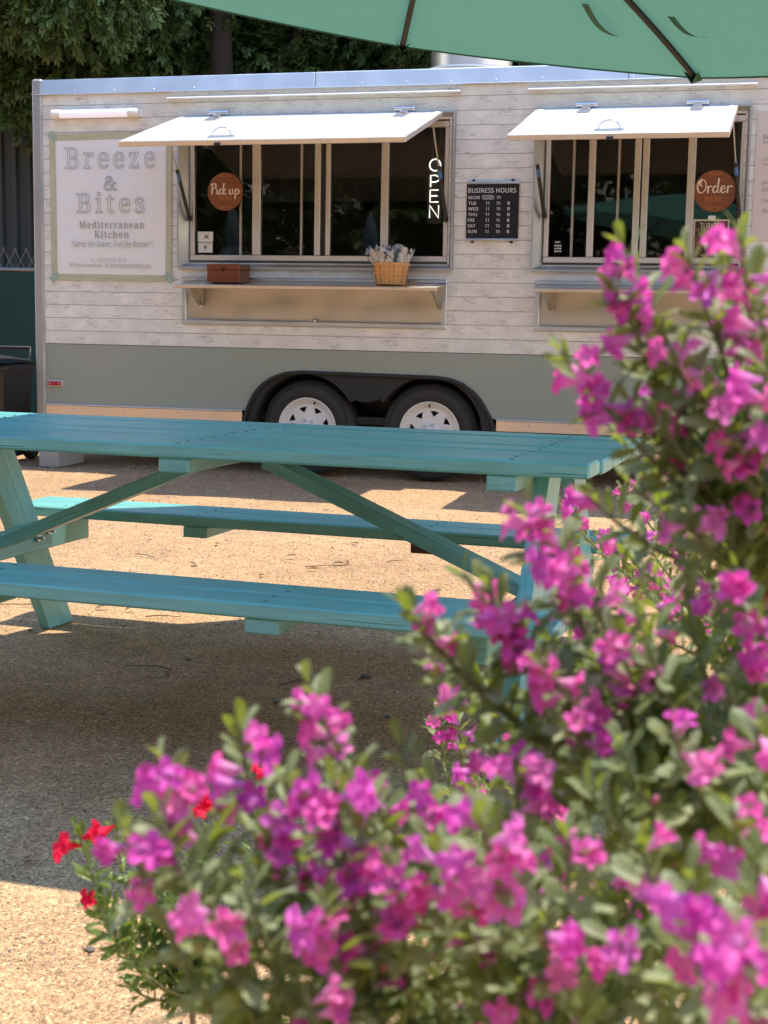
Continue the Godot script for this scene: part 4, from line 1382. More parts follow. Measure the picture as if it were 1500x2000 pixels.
	t = on_wall("payment_sticker", "small dark sticker with rows of tiny pale card symbols low in the order window", "sticker", Vector3(1.241, 1.582, -0.030))
	pbox("film", Vector3.ZERO, Vector3(0.052, 0.078, 0.0008), M.felt, t)
	for row in 3:
		for k in 3:
			pbox("card_symbol", Vector3(-0.016 + k * 0.016, 0.006 - row * 0.018, 0.001), Vector3(0.011, 0.0085, 0.0006), M.paper, t)
	pbox("heading", Vector3(-0.003, 0.029, 0.001), Vector3(0.03, 0.006, 0.0006), M.paper, t)

	# coffee poster
	t = on_wall("coffee_poster", "dark Turkish coffee poster with a cream edge taped below the order sign", "poster", Vector3(2.212, 1.610, -0.026))
	pbox("border", Vector3.ZERO, Vector3(0.222, 0.290, 0.001), mat(lin(0.50, 0.48, 0.33), 0.6), t)
	pbox("print_ground", Vector3(0, 0, 0.001), Vector3(0.200, 0.268, 0.001), mat(lin(0.035, 0.018, 0.012), 0.6), t)
	pbox("tape", Vector3(0, 0.155, 0.0015), Vector3(0.046, 0.026, 0.001), M.paper, t)
	letters("lettering", "TURKISH", "Droid Sans", -0.070, 0.072, 0.084, 0.122, 0.0022, mat(lin(0.62, 0.58, 0.42), 0.6), t, 1)
	letters("lettering", "COFFEE", "Droid Sans", -0.050, 0.050, 0.055, 0.075, 0.0022, mat(lin(0.62, 0.58, 0.42), 0.6), t, 2)
	q = MB.new()
	ring_stroke(q, Vector2(0.012, 0.012), 0.048, 0.022, 0.003)
	ring_stroke(q, Vector2(0.012, 0.012), 0.038, 0.015, 0.002)
	stroke(q, [Vector2(-0.036, 0.01), Vector2(-0.028, -0.05), Vector2(0.012, -0.066), Vector2(0.052, -0.05), Vector2(0.06, 0.01)], 0.003, 0.003)
	stroke(q, [Vector2(-0.07, -0.07), Vector2(-0.02, -0.092), Vector2(0.05, -0.092), Vector2(0.09, -0.07)], 0.003, 0.003)
	put("cup_drawing", q.mesh(), mat(lin(0.5, 0.42, 0.34), 0.6), t, Transform3D(Basis(), Vector3(0, 0, 0.0022)))
	for k in 7:
		pbox("picture_patch", Vector3(-0.085 + 0.012 * sin(k * 2.0), 0.08 - k * 0.028, 0.002), Vector3(0.022, 0.020, 0.0005), mat(lin(0.22, 0.05 + 0.02 * (k % 3), 0.03), 0.6), t)

	# wooden box on the left counter
	var top := func(zz: float) -> float: return 1.332 - 0.093 * (zz - 0.02) + 0.001
	t = thing("wooden_box", "reddish brown wooden box with a small latch on the left counter", "box", tr_at(Vector3(-0.985, top.call(0.15), 0.135)), TURN_TRAILER)
	pbox("body", Vector3(0, 0.042, 0), Vector3(0.236, 0.084, 0.19), M.box_wood, t, 0.003)
	pbox("lid", Vector3(0, 0.104, 0), Vector3(0.240, 0.036, 0.194), M.box_wood, t, 0.003)
	pbox("lid_panel", Vector3(0, 0.1232, 0), Vector3(0.19, 0.002, 0.15), M.box_wood, t)
	q = MB.new()
	q.plate(PackedVector2Array([Vector2(-0.013, 0.102), Vector2(0.013, 0.102), Vector2(0.013, 0.086), Vector2(0.0, 0.070), Vector2(-0.013, 0.086)]), 0.0995, 0.003)
	put("latch", q.mesh(), mat(lin(0.06, 0.035, 0.02), 0.4, 0.8), t)

	# bushel basket
	t = thing("bushel_basket", "small slatted wooden bushel basket on the left counter", "basket", tr_at(Vector3(0.170, top.call(0.15), 0.150)), TURN_TRAILER)
	var R0 := 0.098
	var R1 := 0.121
	var hgt := 0.142
	for k in 22:
		q = MB.new()
		var a := TAU * k / 22
		var wd := TAU / 22 * 0.93
		var rr := 0.0012 if k % 2 == 0 else -0.0012
		for sgm in 4:
			var v0 := sgm / 4.0
			var v1 := (sgm + 1) / 4.0
			var ra := lerpf(R0, R1, pow(v0, 0.75)) + rr
			var rb := lerpf(R0, R1, pow(v1, 0.75)) + rr
			var c0 := Vector3(sin(a - wd / 2), 0, cos(a - wd / 2))
			var c1 := Vector3(sin(a + wd / 2), 0, cos(a + wd / 2))
			q.quad(c0 * ra + Vector3(0, v0 * hgt, 0), c1 * ra + Vector3(0, v0 * hgt, 0), c1 * rb + Vector3(0, v1 * hgt, 0), c0 * rb + Vector3(0, v1 * hgt, 0), c0 + c1, Vector2(v0, 0), Vector2(v0, 0.1), Vector2(v1, 0.1), Vector2(v1, 0))
		put("stave", q.mesh(), M.bushel, t)
	for e in [[0.132, 0.020], [0.070, 0.012]]:
		q = MB.new()
		var v: float = e[0] / hgt
		var ra := lerpf(R0, R1, pow(v, 0.75)) + 0.004
		q.lathe([Vector2(ra - 0.001, e[0] - e[1] / 2), Vector2(ra + 0.002, e[0] - e[1] / 2), Vector2(ra + 0.003, e[0] + e[1] / 2), Vector2(ra - 0.002, e[0] + e[1] / 2)], 48)
		put("hoop", q.mesh(), M.bushel, t)
	q = MB.new()
	q.lathe([Vector2(R0, 0.006), Vector2(0.0, 0.006)], 24)
	put("bottom", q.mesh(), M.bushel, t)
	# wrapped cutlery in it
	for k in 11:
		var a := TAU * k / 11.0 + rng.randf() * 0.3
		var rad := 0.085 if k < 8 else 0.035
		var c := Vector3(cos(a) * rad, 0, sin(a) * rad)
		var w := thing("wrapped_cutlery", "clear wrapped set of dark plastic cutlery standing in the bushel basket", "cutlery", tr_at(Vector3(0.170, top.call(0.15) + 0.045, 0.150) + c * 0.7), TURN_TRAILER + rng.randf() * 6.0, "wrapped cutlery sets in the basket")
		w.rotation = Vector3(0.30 * cos(a) * (1.0 if k < 8 else 0.3) , TURN_TRAILER, 0)
		w.rotation = (Basis(Vector3.UP, TURN_TRAILER) * Basis(Vector3(sin(a), 0, -cos(a)), 0.34 if k < 8 else 0.10) * Basis(Vector3.UP, rng.randf() * 6.0)).get_euler()
		ps = []
		for rr in 9:
			for kk in 13:
				var an := TAU * kk / 12.0
				var vv := rr / 8.0
				var wid2 := 0.030 * (1.0 + 0.5 * vv * vv) * (1.0 + 0.45 * rng.randfn() * vv * 0.6)
				ps.append(Vector3(cos(an) * wid2, vv * rng.randf_range(0.17, 0.225), sin(an) * wid2 * 0.75))
		for rr in 9: ps[rr * 13 + 12] = ps[rr * 13]
		q = MB.new()
		q.grid(ps, 13, Vector3.BACK)
		put("wrapper", q.mesh(), M.wrap, w)
		pbox("napkin", Vector3(0, 0.09, 0), Vector3(0.03, 0.17, 0.010), M.paper, w, 0.002)
		pbox("cutlery", Vector3(0.002, 0.105, 0.0225), Vector3(0.012, 0.16, 0.003), M.black, w, 0.001)
	# crumpled foil inside the second pane
	t = thing("foil_tray", "crumpled shiny foil tray inside the second pane of the pick up window", "foil tray", tr_at(Vector3(-0.70, 1.525, -0.42)), TURN_TRAILER)
	pbox("shelf", Vector3(0, -0.02, -0.05), Vector3(0.5, 0.03, 0.4), M.inside, t)
	ps = []
	for rr in 8:
		for kk in 14: ps.append(Vector3(-0.11 + 0.22 * kk / 13.0, 0.035 + 0.022 * rng.randf() + 0.03 * kk / 13.0, -0.10 + 0.2 * rr / 7.0))
	q = MB.new()
	q.grid(ps, 14, Vector3.UP)
	for kk in 13: q.quad(ps[7 * 14 + kk], ps[7 * 14 + kk + 1], Vector3(ps[7 * 14 + kk + 1].x * 0.8, 0.0, 0.08), Vector3(ps[7 * 14 + kk].x * 0.8, 0.0, 0.08), Vector3.BACK)
	put("foil", q.mesh(), M.foil, t)

# ------------------------------------------------------------------ picnic table
func build_table() -> void:
	var t := thing("picnic_table", "long turquoise painted wooden picnic table with attached benches", "picnic table", tb_at(Vector3.ZERO), TURN_TABLE)
	var W := 0.1385
	for k in 6:
		var z := 0.446 - W / 2 - k * (W + 0.0108)
		pbox("tabletop_board", Vector3(rng.randf_range(-0.004, 0.004), 0.741 + rng.randf_range(-0.0022, 0.0022), z), Vector3(2.244, 0.038, W), M.teal[k % 4], t, 0.006, Basis(Vector3.UP, (k - 0.3) * 0.0027) * Basis(Vector3.BACK, rng.randf_range(-0.0008, 0.0008)))
	for s in [-1.0, 1.0]:
		for k in 2:
			pbox("seat_board", Vector3(rng.randf_range(-0.006, 0.006), 0.405 + rng.randf_range(-0.001, 0.001), s * (0.5915 + k * 0.134)), Vector3(2.244, 0.038, 0.128), M.teal[(k + 1 + int(s)) % 4], t, 0.005)
	for sx in [-1.0, 1.0]:
		for s in [-1.0, 1.0]:
			var q := MB.new()
			var x0: float = sx * 0.938
			var x1: float = sx * 0.976
			# leaning board, sawn level at both ends
			var pr := [Vector2(0.0, s * 0.629), Vector2(0.0, s * 0.471), Vector2(0.720, s * 0.066), Vector2(0.720, s * 0.224)]
			var a := []
			var b := []
			for p: Vector2 in pr:
				a.append(Vector3(x0, p.x, p.y)); b.append(Vector3(x1, p.x, p.y))
			q.quad(a[0], a[1], a[2], a[3], Vector3(-sx, 0, 0), Vector2(0, 0), Vector2(0, 0.14), Vector2(0.8, 0.14), Vector2(0.8, 0))
			q.quad(b[0], b[1], b[2], b[3], Vector3(sx, 0, 0), Vector2(0, 0), Vector2(0, 0.14), Vector2(0.8, 0.14), Vector2(0.8, 0))
			for e in 4:
				var f := (e + 1) % 4
				q.quad(a[e], a[f], b[f], b[e], (a[e] + a[f]) * 0.5 - Vector3(x0, 0.36, s * 0.35), Vector2(0, 0), Vector2(0.8, 0), Vector2(0.8, 0.04), Vector2(0, 0.04))
			put("leg", q.mesh(), M.teal[rng.randi() % 4], t)
			# bolts through leg and seat support
			for e in [[0.360, 0.400], [0.345, 0.330]]:
				q = MB.new()
				var bz: float = s * e[1]
				q.tube([Vector3(sx * 0.93, e[0], bz), Vector3(sx * 0.868, e[0], bz)], [0.0055], 8)
				q.lathe([Vector2(0.014, -0.006), Vector2(0.014, 0.006), Vector2(0.0, 0.007)], 6, Transform3D(Basis(Vector3.BACK, PI / 2 * sx), Vector3(sx * 0.893, e[0], bz)), false)
				put("bolt", q.mesh(), M.zinc, t)
		pbox("seat_support", Vector3(sx * 0.918, 0.3415, 0), Vector3(0.038, 0.088, 1.36), M.teal[1], t, 0.004)
		pbox("top_cleat", Vector3(sx * 0.898, 0.7015, 0), Vector3(0.076, 0.040, 0.874), M.teal[2], t, 0.003)
		for sb in [-0.407, 0.407]:
			if sx > 0.0: continue
	pbox("top_cleat", Vector3(0, 0.702, 0), Vector3(0.088, 0.039, 0.872), M.teal[0], t, 0.004)
	for sz in [-1.0, 1.0]:
		for x in [-0.407, 0.407]:
			pbox("seat_cleat", Vector3(x, 0.367, sz * 0.657), Vector3(0.088, 0.037, 0.25), M.bare_wood if (sz < 0.0 and x > 0.0) else M.teal[0 if x < 0 else 3], t, 0.003)
	for sx in [-1.0, 1.0]:
		var q := MB.new()
		q.bar(Vector3(sx * 0.90, 0.345, 0.0), Vector3(sx * 0.09, 0.682, 0.0), 0.088, 0.038, Vector3.UP, 0.003)
		put("brace", q.mesh(), M.teal[3], t)
	var q2 := MB.new()
	q2.lathe([Vector2(0.0055, 0.0), Vector2(0.005, 0.0016), Vector2(0.0, 0.002)], 8)
	var sc := q2.mesh()
	for x in [-0.917, 0.0, 0.917]:
		for k in 6:
			for e in [-0.035, 0.035]: put("screw", sc, M.screw_paint, t, Transform3D(Basis(), Vector3(x + rng.randf_range(-0.006, 0.006), 0.7612, 0.446 - 0.069 - k * 0.1493 - x * (k - 0.3) * 0.0027 + e)))
	for x in [-0.918, -0.407, 0.407, 0.918]:
		for s in [-1.0, 1.0]:
			for k in 2:
				for e in [-0.03, 0.03]: put("screw", sc, M.screw_paint, t, Transform3D(Basis(), Vector3(x + rng.randf_range(-0.006, 0.006), 0.4245, s * (0.5915 + k * 0.134) + e)))

# ------------------------------------------------------------------ cantilever umbrella
func build_umbrella() -> void:
	var c := Vector3(0.101, 2.005, -4.125)
	var B := Basis(Vector3.RIGHT, 0.056) * Basis(Vector3.BACK, -0.128)
	var t := thing("patio_umbrella", "open green cantilever umbrella with dark ribs shading the picnic table", "umbrella", Vector3(2.75, 0, -4.6))
	var o := Transform3D(Basis(), -t.position) * Transform3D(B, c)
	var R := 1.447
	var hub := 0.39
	var corner := func(k: float) -> Vector3: return Vector3(R * sin(-0.045 + TAU * k / 8), 0, -R * cos(-0.045 + TAU * k / 8))
	var at := func(k: int, u: float, v: float) -> Vector3:
		# u along the eave from rib k to k+1, v from the hub (0) to the eave (1)
		var e: Vector3 = (corner.call(k) as Vector3).lerp(corner.call(k + 1), u)
		var top := Vector3(0, hub, 0)
		var p := top.lerp(e, v)
		var bow := 4.0 * u * (1 - u)
		p.y += 0.035 * 4.0 * v * (1 - v) - 0.012 * bow * v * v
		p -= Vector3(e.x, 0, e.z).normalized() * 0.022 * bow * v * v
		return p
	for k in 8:
		var ps := []
		for r in 13:
			for u in 13: ps.append(o * (at.call(k, u / 12.0, 0.04 + 0.96 * r / 12.0) as Vector3))
		var q := MB.new()
		q.grid(ps, 13, Vector3.UP)
		var pn := put("canopy_panel", q.mesh(), M.canopy, t)
		var hem := []
		for u in 13: hem.append(o * (at.call(k, u / 12.0, 0.997) as Vector3))
		q = MB.new()
		q.tube(hem, [0.004], 6)
		put("hem", q.mesh(), M.canopy_dark, pn)
		# rib and its pocket
		var rib := []
		for r in 9: rib.append(o * ((at.call(k, 0.0, 0.05 + 0.93 * r / 8.0) as Vector3) + Vector3(0, -0.016, 0)))
		q = MB.new()
		q.tube(rib, [0.0105], 6)
		put("rib", q.mesh(), M.black, t)
		q = MB.new()
		var e: Vector3 = corner.call(k)
		var out := Vector3(e.x, 0, e.z).normalized()
		var sd := out.cross(Vector3.UP)
		var pk := [e + out * 0.012 + Vector3(0, -0.004, 0), e - out * 0.075 + sd * 0.030 + Vector3(0, 0.012, 0), e - out * 0.055 + Vector3(0, -0.028, 0), e - out * 0.075 - sd * 0.030 + Vector3(0, 0.012, 0)]
		for w in 4: pk[w] = o * (pk[w] as Vector3)
		var dn := B * Vector3.DOWN
		q.tri3(pk[0], pk[1], pk[2], dn); q.tri3(pk[0], pk[2], pk[3], dn)
		put("rib_pocket", q.mesh(), M.canopy_dark, t)
	var q := MB.new()
	q.lathe([Vector2(0.0, -0.10), Vector2(0.05, -0.10), Vector2(0.055, -0.04), Vector2(0.055, 0.04), Vector2(0.025, 0.06), Vector2(0.025, 0.30), Vector2(0.0, 0.30)], 20, o * Transform3D(Basis(), Vector3(0, hub - 0.02, 0)))
	put("hub", q.mesh(), M.black, t)
	# tie straps lying loose under the canopy
	for s in [[0, 0.775, 0.69, 0.816, 0.826], [1, 0.165, 0.735, 0.254, 0.826]]:
		var pts := []
		for r in 9:
			var u := lerpf(s[1], s[3], r / 8.0)
			var v := lerpf(s[2], s[4], r / 8.0)
			pts.append(o * ((at.call(s[0], u, v) as Vector3) + Vector3(0, -0.008 - 0.02 * sin(PI * r / 8.0), 0)))
		q = MB.new()
		for r in 8:
			var w := B * Vector3(0.011, 0, 0.003)
			q.quad(pts[r] - w, pts[r] + w, pts[r + 1] + w, pts[r + 1] - w, B * Vector3.DOWN)
		put("tie_strap", q.mesh(), M.strap, t)
	# mast, arm and foot, to the right of the view
	q = MB.new()
	q.tube([Vector3(0, 0.08, 0), Vector3(0, 2.75, 0)], [0.034], 16)
	put("mast", q.mesh(), M.black, t)
	q = MB.new()
	var hp: Vector3 = o * Vector3(0, hub + 0.27, 0)
	q.tube([Vector3(0, 2.3, 0), Vector3(0, 2.3, 0).lerp(hp, 0.5) + Vector3(0, 0.22, 0), hp], [0.026], 12)
	put("arm", q.mesh(), M.black, t)
	pbox("foot", Vector3(0, 0.045, 0), Vector3(0.9, 0.09, 0.9), M.concrete, t, 0.02)

# ------------------------------------------------------------------ flowering shrubs
# ends of the flowering shoots: x, y, z and how many flowers sit near each
const NEAR_TIPS := [0.122, 1.138, -0.772, 3,  0.117, 1.118, -0.769, 2,  0.174, 1.143, -0.732, 4,  0.152, 1.134, -0.751, 2,  0.132, 1.097, -0.786, 1,  0.141, 1.093, -0.746, 2,  0.174, 1.144, -0.793, 1,  0.091, 1.084, -0.764, 4,  0.130, 1.058, -0.781, 2,  0.183, 1.109, -0.727, 2,  0.172, 1.098, -0.766, 1,  0.181, 1.079, -0.703, 2,  0.159, 1.066, -0.722, 3,  0.153, 1.064, -0.802, 1,  0.174, 1.043, -0.719, 2,  0.159, 1.025, -0.797, 1,  0.072, 1.009, -0.724, 4,  0.112, 1.006, -0.795, 1,  0.085, 0.994, -0.712, 3,  0.042, 0.969, -0.749, 1,  0.053, 0.965, -0.729, 3,  0.010, 0.958, -0.718, 1,  0.019, 0.944, -0.726, 1,  0.063, 0.946, -0.736, 3,  0.077, 0.939, -0.685, 4,  0.118, 0.968, -0.668, 0,  0.153, 1.001, -0.743, 1,  0.170, 0.984, -0.691, 2,  0.154, 0.967, -0.729, 1,  0.183, 0.958, -0.687, 2,  0.030, 0.909, -0.782, 1,  0.105, 0.934, -0.704, 1,  0.135, 0.935, -0.704, 1,  0.166, 0.928, -0.683, 1,  0.112, 0.949, -0.686, 1,  0.097, 0.950, -0.767, 1,  0.189, 1.011, -0.735, 1,  -0.033, 0.930, -0.663, 3,  -0.065, 0.910, -0.661, 3,  -0.096, 0.902, -0.629, 3,  -0.109, 0.878, -0.606, 2,  -0.095, 0.886, -0.607, 0,  0.011, 0.884, -0.718, 0,  -0.013, 0.885, -0.698, 2,  -0.042, 0.893, -0.638, 3,  -0.020, 0.897, -0.619, 4,  -0.009, 0.882, -0.617, 3,  0.022, 0.882, -0.677, 2,  0.057, 0.885, -0.718, 1,  -0.072, 0.854, -0.593, 2,  -0.059, 0.863, -0.604, 0,  -0.021, 0.853, -0.593, 2,  -0.030, 0.815, -0.588, 2,  -0.004, 0.827, -0.619, 2,  0.042, 0.897, -0.578, 4,  0.066, 0.890, -0.678, 2,  0.090, 0.907, -0.681, 1,  0.007, 0.866, -0.604, 3,  0.024, 0.879, -0.596, 3,  -0.051, 0.865, -0.635, 1,  0.145, 0.903, -0.579, 2,  0.118, 0.892, -0.527, 3,  0.127, 0.892, -0.477, 3,  0.108, 0.912, -0.641, 0,  0.131, 0.917, -0.641, 1,  0.171, 0.920, -0.642, 1,  0.111, 0.882, -0.597, 1,  0.083, 0.875, -0.616, 1,  0.070, 0.847, -0.592, 2,  0.098, 0.850, -0.572, 1,  0.131, 0.853, -0.532, 0,  0.038, 0.830, -0.630, 1,  0.029, 0.800, -0.626, 0,  0.062, 0.810, -0.607, 1,  0.146, 0.896, -0.538, 3,  0.095, 0.891, -0.638, 0,  0.056, 0.853, -0.633, 1,  0.086, 0.813, -0.587, 0]
const FAR_TIPS := [0.210, 0.883, -1.736, 3,  0.301, 0.891, -1.838, 3,  0.343, 0.899, -1.890, 3,  0.385, 0.936, -1.895, 4,  0.368, 0.918, -1.943, 2,  0.386, 1.129, -1.719, 2,  0.458, 1.059, -1.810, 3,  0.316, 0.850, -1.783, 3,  0.357, 0.834, -1.831, 3,  0.423, 0.848, -1.883, 2,  0.449, 0.840, -1.781, 2,  0.401, 0.767, -1.721, 2,  0.317, 0.806, -1.777, 3,  0.360, 0.750, -1.668, 2,  0.063, 0.680, -1.558, 3,  0.085, 0.666, -1.556, 3,  0.307, 0.672, -1.557, 2,  0.392, 0.647, -1.655, 2,  0.358, 0.634, -1.552, 3,  0.440, 0.600, -1.649, 3,  0.155, 0.633, -1.603, 2,  0.273, 0.829, -1.830, 2,  0.229, 0.752, -1.719, 2,  0.479, 0.938, -1.895, 3,  0.444, 1.003, -1.904, 2,  0.382, 0.889, -1.838, 3]

func leaf_mesh(sd: int, w: float, blunt: float, fold: float, curl: float) -> Mesh:
	var r := RandomNumberGenerator.new()
	r.seed = sd
	var q := MB.new()
	var ps := []
	var tw := r.randf_range(-0.25, 0.25)
	for k in 8:
		var v := k / 7.0
		var half := w * (pow(v, blunt) * pow(maxf(1.0 - v, 0.0), 0.42) * 1.55 + (0.05 if v < 0.25 else 0.0))
		for e in 5:
			var u := e / 2.0 - 1.0
			var z := fold * absf(u) * half - curl * v * v + 0.03 * sin(v * 5.0 + u * 2.0 + sd)
			ps.append(Vector3(u * half * cos(tw * v) , v * cos(curl * v * 0.6), z + u * half * sin(tw * v)))
	q.grid(ps, 5, Vector3.BACK)
	return q.mesh()

func flower_mesh(sd: int, open: float, throat: Color, lobe: Color) -> Mesh:
	# bell of five rounded lobes, two up and three down, seen from the side of its tube
	var r := RandomNumberGenerator.new()
	r.seed = sd
	var q := MB.new()
	var nA := 40
	var rows := [[0.0, 0.07, 0.0], [0.15, 0.10, 0.0], [0.45, 0.20, 0.0], [0.70, 0.27, 0.05], [0.84, 0.36, 0.35], [0.92, 0.48, 0.7], [0.95, 0.60, 1.0]]
	var ph := []
	for k in 5: ph.append(r.randf_range(-0.18, 0.18))
	var first := 0
	var pts := []
	for w: Array in rows:
		for k in nA + 1:
			var a := TAU * (k % nA) / nA
			var cell := fmod(a / TAU * 5.0 + 0.5, 5.0)
			var li := int(cell)
			var u := (cell - li) * 2.0 - 1.0
			var shape := sqrt(maxf(1.0 - pow(absf(u), 1.7), 0.0))
			var rad: float = w[1]
			var y: float = w[0]
			if w[2] > 0.0:
				var ext: float = w[2]
				rad = lerpf(0.25, 0.20 + (0.14 + 0.30 * open) * shape * (1.0 + ph[li]), ext)
				y = 0.72 + ext * (0.24 - 0.20 * open * shape) + 0.05 * sin(u * 4.0 + li + sd) * ext + ph[li] * ext * 0.5 + 0.035 * ext * sin(u * 11.0 + li * 2.0 + sd)
			pts.append(Vector3(cos(a) * rad, y, sin(a) * rad * (0.92 + 0.08 * sin(a))))
	for i in rows.size():
		var f: float = rows[i][0]
		for k in nA + 1:
			var p: Vector3 = pts[i * (nA + 1) + k]
			var a: Vector3 = pts[i * (nA + 1) + (k + 1) % nA] - pts[i * (nA + 1) + (k + nA - 1) % nA]
			var b: Vector3 = pts[mini(i + 1, rows.size() - 1) * (nA + 1) + k] - pts[maxi(i - 1, 0) * (nA + 1) + k]
			var nn := a.cross(b).normalized()
			if nn.dot(Vector3(p.x, -0.1, p.z)) < 0.0: nn = -nn
			q.tint = throat.lerp(lobe, smoothstep(0.25, 0.85, f))
			q.vert(p, nn)
	for i in rows.size() - 1:
		for k in nA:
			var a := i * (nA + 1) + k
			q.tri(a, a + 1, a + nA + 1, q.n[a]); q.tri(a + 1, a + nA + 2, a + nA + 1, q.n[a])
	return q.mesh()

func bud_mesh() -> Mesh:
	var q := MB.new()
	q.lathe([Vector2(0.0, 0.0), Vector2(0.10, 0.05), Vector2(0.13, 0.30), Vector2(0.20, 0.55), Vector2(0.21, 0.75), Vector2(0.14, 0.92), Vector2(0.0, 1.0)], 12)
	return q.mesh()

# how large something of that size shows in the picture; 0 outside it
func shows(p: Vector3, size: float) -> float:
	var l := cam.transform.affine_inverse() * p
	if l.z > -0.1: return 0.0
	var h := tan(deg_to_rad(38.67 / 2)) * -l.z
	if absf(l.y) > h * 1.02 or absf(l.x) > h * 0.77: return 0.0
	return size / -l.z

func frame_of(y: Vector3, up: Vector3, roll: float) -> Basis:
	var z := up - y * up.dot(y)
	if z.length() < 0.05: z = Vector3(0.3, 0.1, 1) - y * Vector3(0.3, 0.1, 1).dot(y)
	z = z.normalized().rotated(y, roll)
	return Basis(y.cross(z), y, z)

# one flowering shrub: shoots from the nearest hub to each tip
func shrub(t: Node3D, tips: Array, hubs: Array, root: Vector3, leaf: Array, leaf_mats: Array, flower: Array, flower_mats: Array, o: Dictionary) -> void:
	var g := RandomNumberGenerator.new()
	g.seed = o.seed
	var leaves := []
	var flowers := []
	var buds := []
	var inner := []
	# limbs from the ground to the hubs
	for h: Vector3 in hubs:
		var q := MB.new()
		var ps := []
		for k in 9:
			var u := k / 8.0
			var m := root.lerp(h, 0.45) + Vector3(0, -0.06, 0)
			ps.append(root * (1 - u) * (1 - u) + m * 2 * u * (1 - u) + h * u * u + Vector3(sin(u * 11.0), 0, cos(u * 9.0)) * 0.006 - t.position)
		q.tube(ps, [0.0075, 0.007, 0.006, 0.0055, 0.005, 0.0045, 0.004, 0.0035, 0.003], 7)
		put("limb", q.mesh(), M.twig, t)
	for k in range(0, tips.size(), 4):
		var tip := Vector3(tips[k], tips[k + 1], tips[k + 2])
		var best: Vector3 = hubs[0]
		var cost := 1e9
		for h: Vector3 in hubs:
			var dd := h.distance_to(tip) + maxf(0.0, h.y - tip.y + 0.02) * 1.5
			if dd < cost: cost = dd; best = h
		var len := best.distance_to(tip)
		var mid := best.lerp(tip, 0.55) + Vector3(g.randf_range(-0.1, 0.1), -0.24, g.randf_range(-0.1, 0.1)) * len
		var cp := []
		var n := maxi(int(len / 0.012), 6)
		for i in n + 1:
			var u := float(i) / n
			cp.append(best * (1 - u) * (1 - u) + mid * 2 * u * (1 - u) + tip * u * u)
		var loc := cp.map(func(p): return p - t.position)
		var q := MB.new()
		q.tube(loc, [lerpf(o.stem, o.stem * 0.45, 0.3)], 6)
		put("stem", q.mesh(), M.green_twig if k % 8 < 5 else M.twig, t)
		var run := 0.0
		var ang := g.randf() * TAU
		var i := n
		var acc := 0.0
		var placed_flowers := 0
		while i > 0 and run < o.leafy:
			var p: Vector3 = cp[i]
			var d: Vector3 = ((cp[i] as Vector3) - (cp[maxi(i - 1, 0)] as Vector3)).normalized()
			var step: float = (cp[i] as Vector3).distance_to(cp[i - 1])
			while acc < step:
				var pp := p - d * acc
				var away := run + acc
				var young := clampf(away / (o.leaf * 1.3), 0.0, 1.0)
				ang += 2.4
				for twin in 2:
					var side := frame_of(d, Vector3.UP if absf(d.y) < 0.95 else Vector3.RIGHT, 0.0).x.rotated(d, ang + PI * twin + g.randf_range(-0.3, 0.3))
					var tilt := lerpf(0.45, 1.15, young) + g.randf_range(-0.22, 0.22)
					var dir := (d * cos(tilt) + side * sin(tilt) + Vector3(0, 0.18, 0)).normalized()
					var s: float = o.leaf * lerpf(0.6, 1.0, young) * g.randf_range(0.72, 1.18)
					if g.randf() < 0.93:
						leaves.append([Transform3D(frame_of(dir, d + Vector3(0, 0.6, 0), g.randf_range(-0.5, 0.5)).scaled_local(Vector3.ONE * s), pp - t.position), shows(pp, s), g.randi()])
				var want: int = int(ceil(tips[k + 3] * o.many))
				if placed_flowers < want and away > 0.005 + placed_flowers * o.gap * 0.95:
					placed_flowers += 1
					var sd2 := Vector3(g.randf_range(-1, 1), g.randf_range(-0.5, 0.55), g.randf_range(-0.2, 1.0)).normalized()
					var dir := (d * 0.35 + sd2).normalized()
					var s: float = o.flower * g.randf_range(0.85, 1.2)
					flowers.append([Transform3D(frame_of(dir, Vector3.UP, g.randf() * TAU).scaled_local(Vector3(s, s * g.randf_range(0.9, 1.15), s)), pp + dir * 0.002 - t.position), shows(pp, s), g.randi()])
				elif g.randf() < o.bud:
					var dir := (d * 0.6 + Vector3(g.randf_range(-1, 1), g.randf_range(-0.2, 1), g.randf_range(-1, 1)).normalized()).normalized()
					buds.append([Transform3D(frame_of(dir, Vector3.UP, 0).scaled_local(Vector3.ONE * o.flower * g.randf_range(0.35, 0.55)), pp - t.position), shows(pp, 0.008), g.randi()])
				acc += o.gap
			acc -= step
			run += step
			i -= 1
	var bigger := func(a, b): return a[1] > b[1]
	for job in [["leaf", leaves, leaf, leaf_mats, o.max_leaves], ["flower", flowers, flower, flower_mats, 300], ["bud", buds, [bud_mesh()], [M.bud], 60]]:
		var list: Array = job[1]
		list.sort_custom(bigger)
		var meshes: Array = job[2]
		var mats: Array = job[3]
		var rest := []
		for e in meshes.size(): rest.append([])
		for e in list.size():
			var it: Array = list[e]
			var mi: int = it[2] % meshes.size()
			if e < job[4] and it[1] > 0.0:
				put(job[0], meshes[mi], mats[(it[2] / 7) % mats.size()], t, it[0])
			else:
				rest[mi].append(it[0])
		for e in meshes.size():
			if rest[e].size() > 0: many({"leaf": "foliage", "flower": "blossoms", "bud": "buds"}[job[0]], meshes[e], mats[e % mats.size()], rest[e], t)

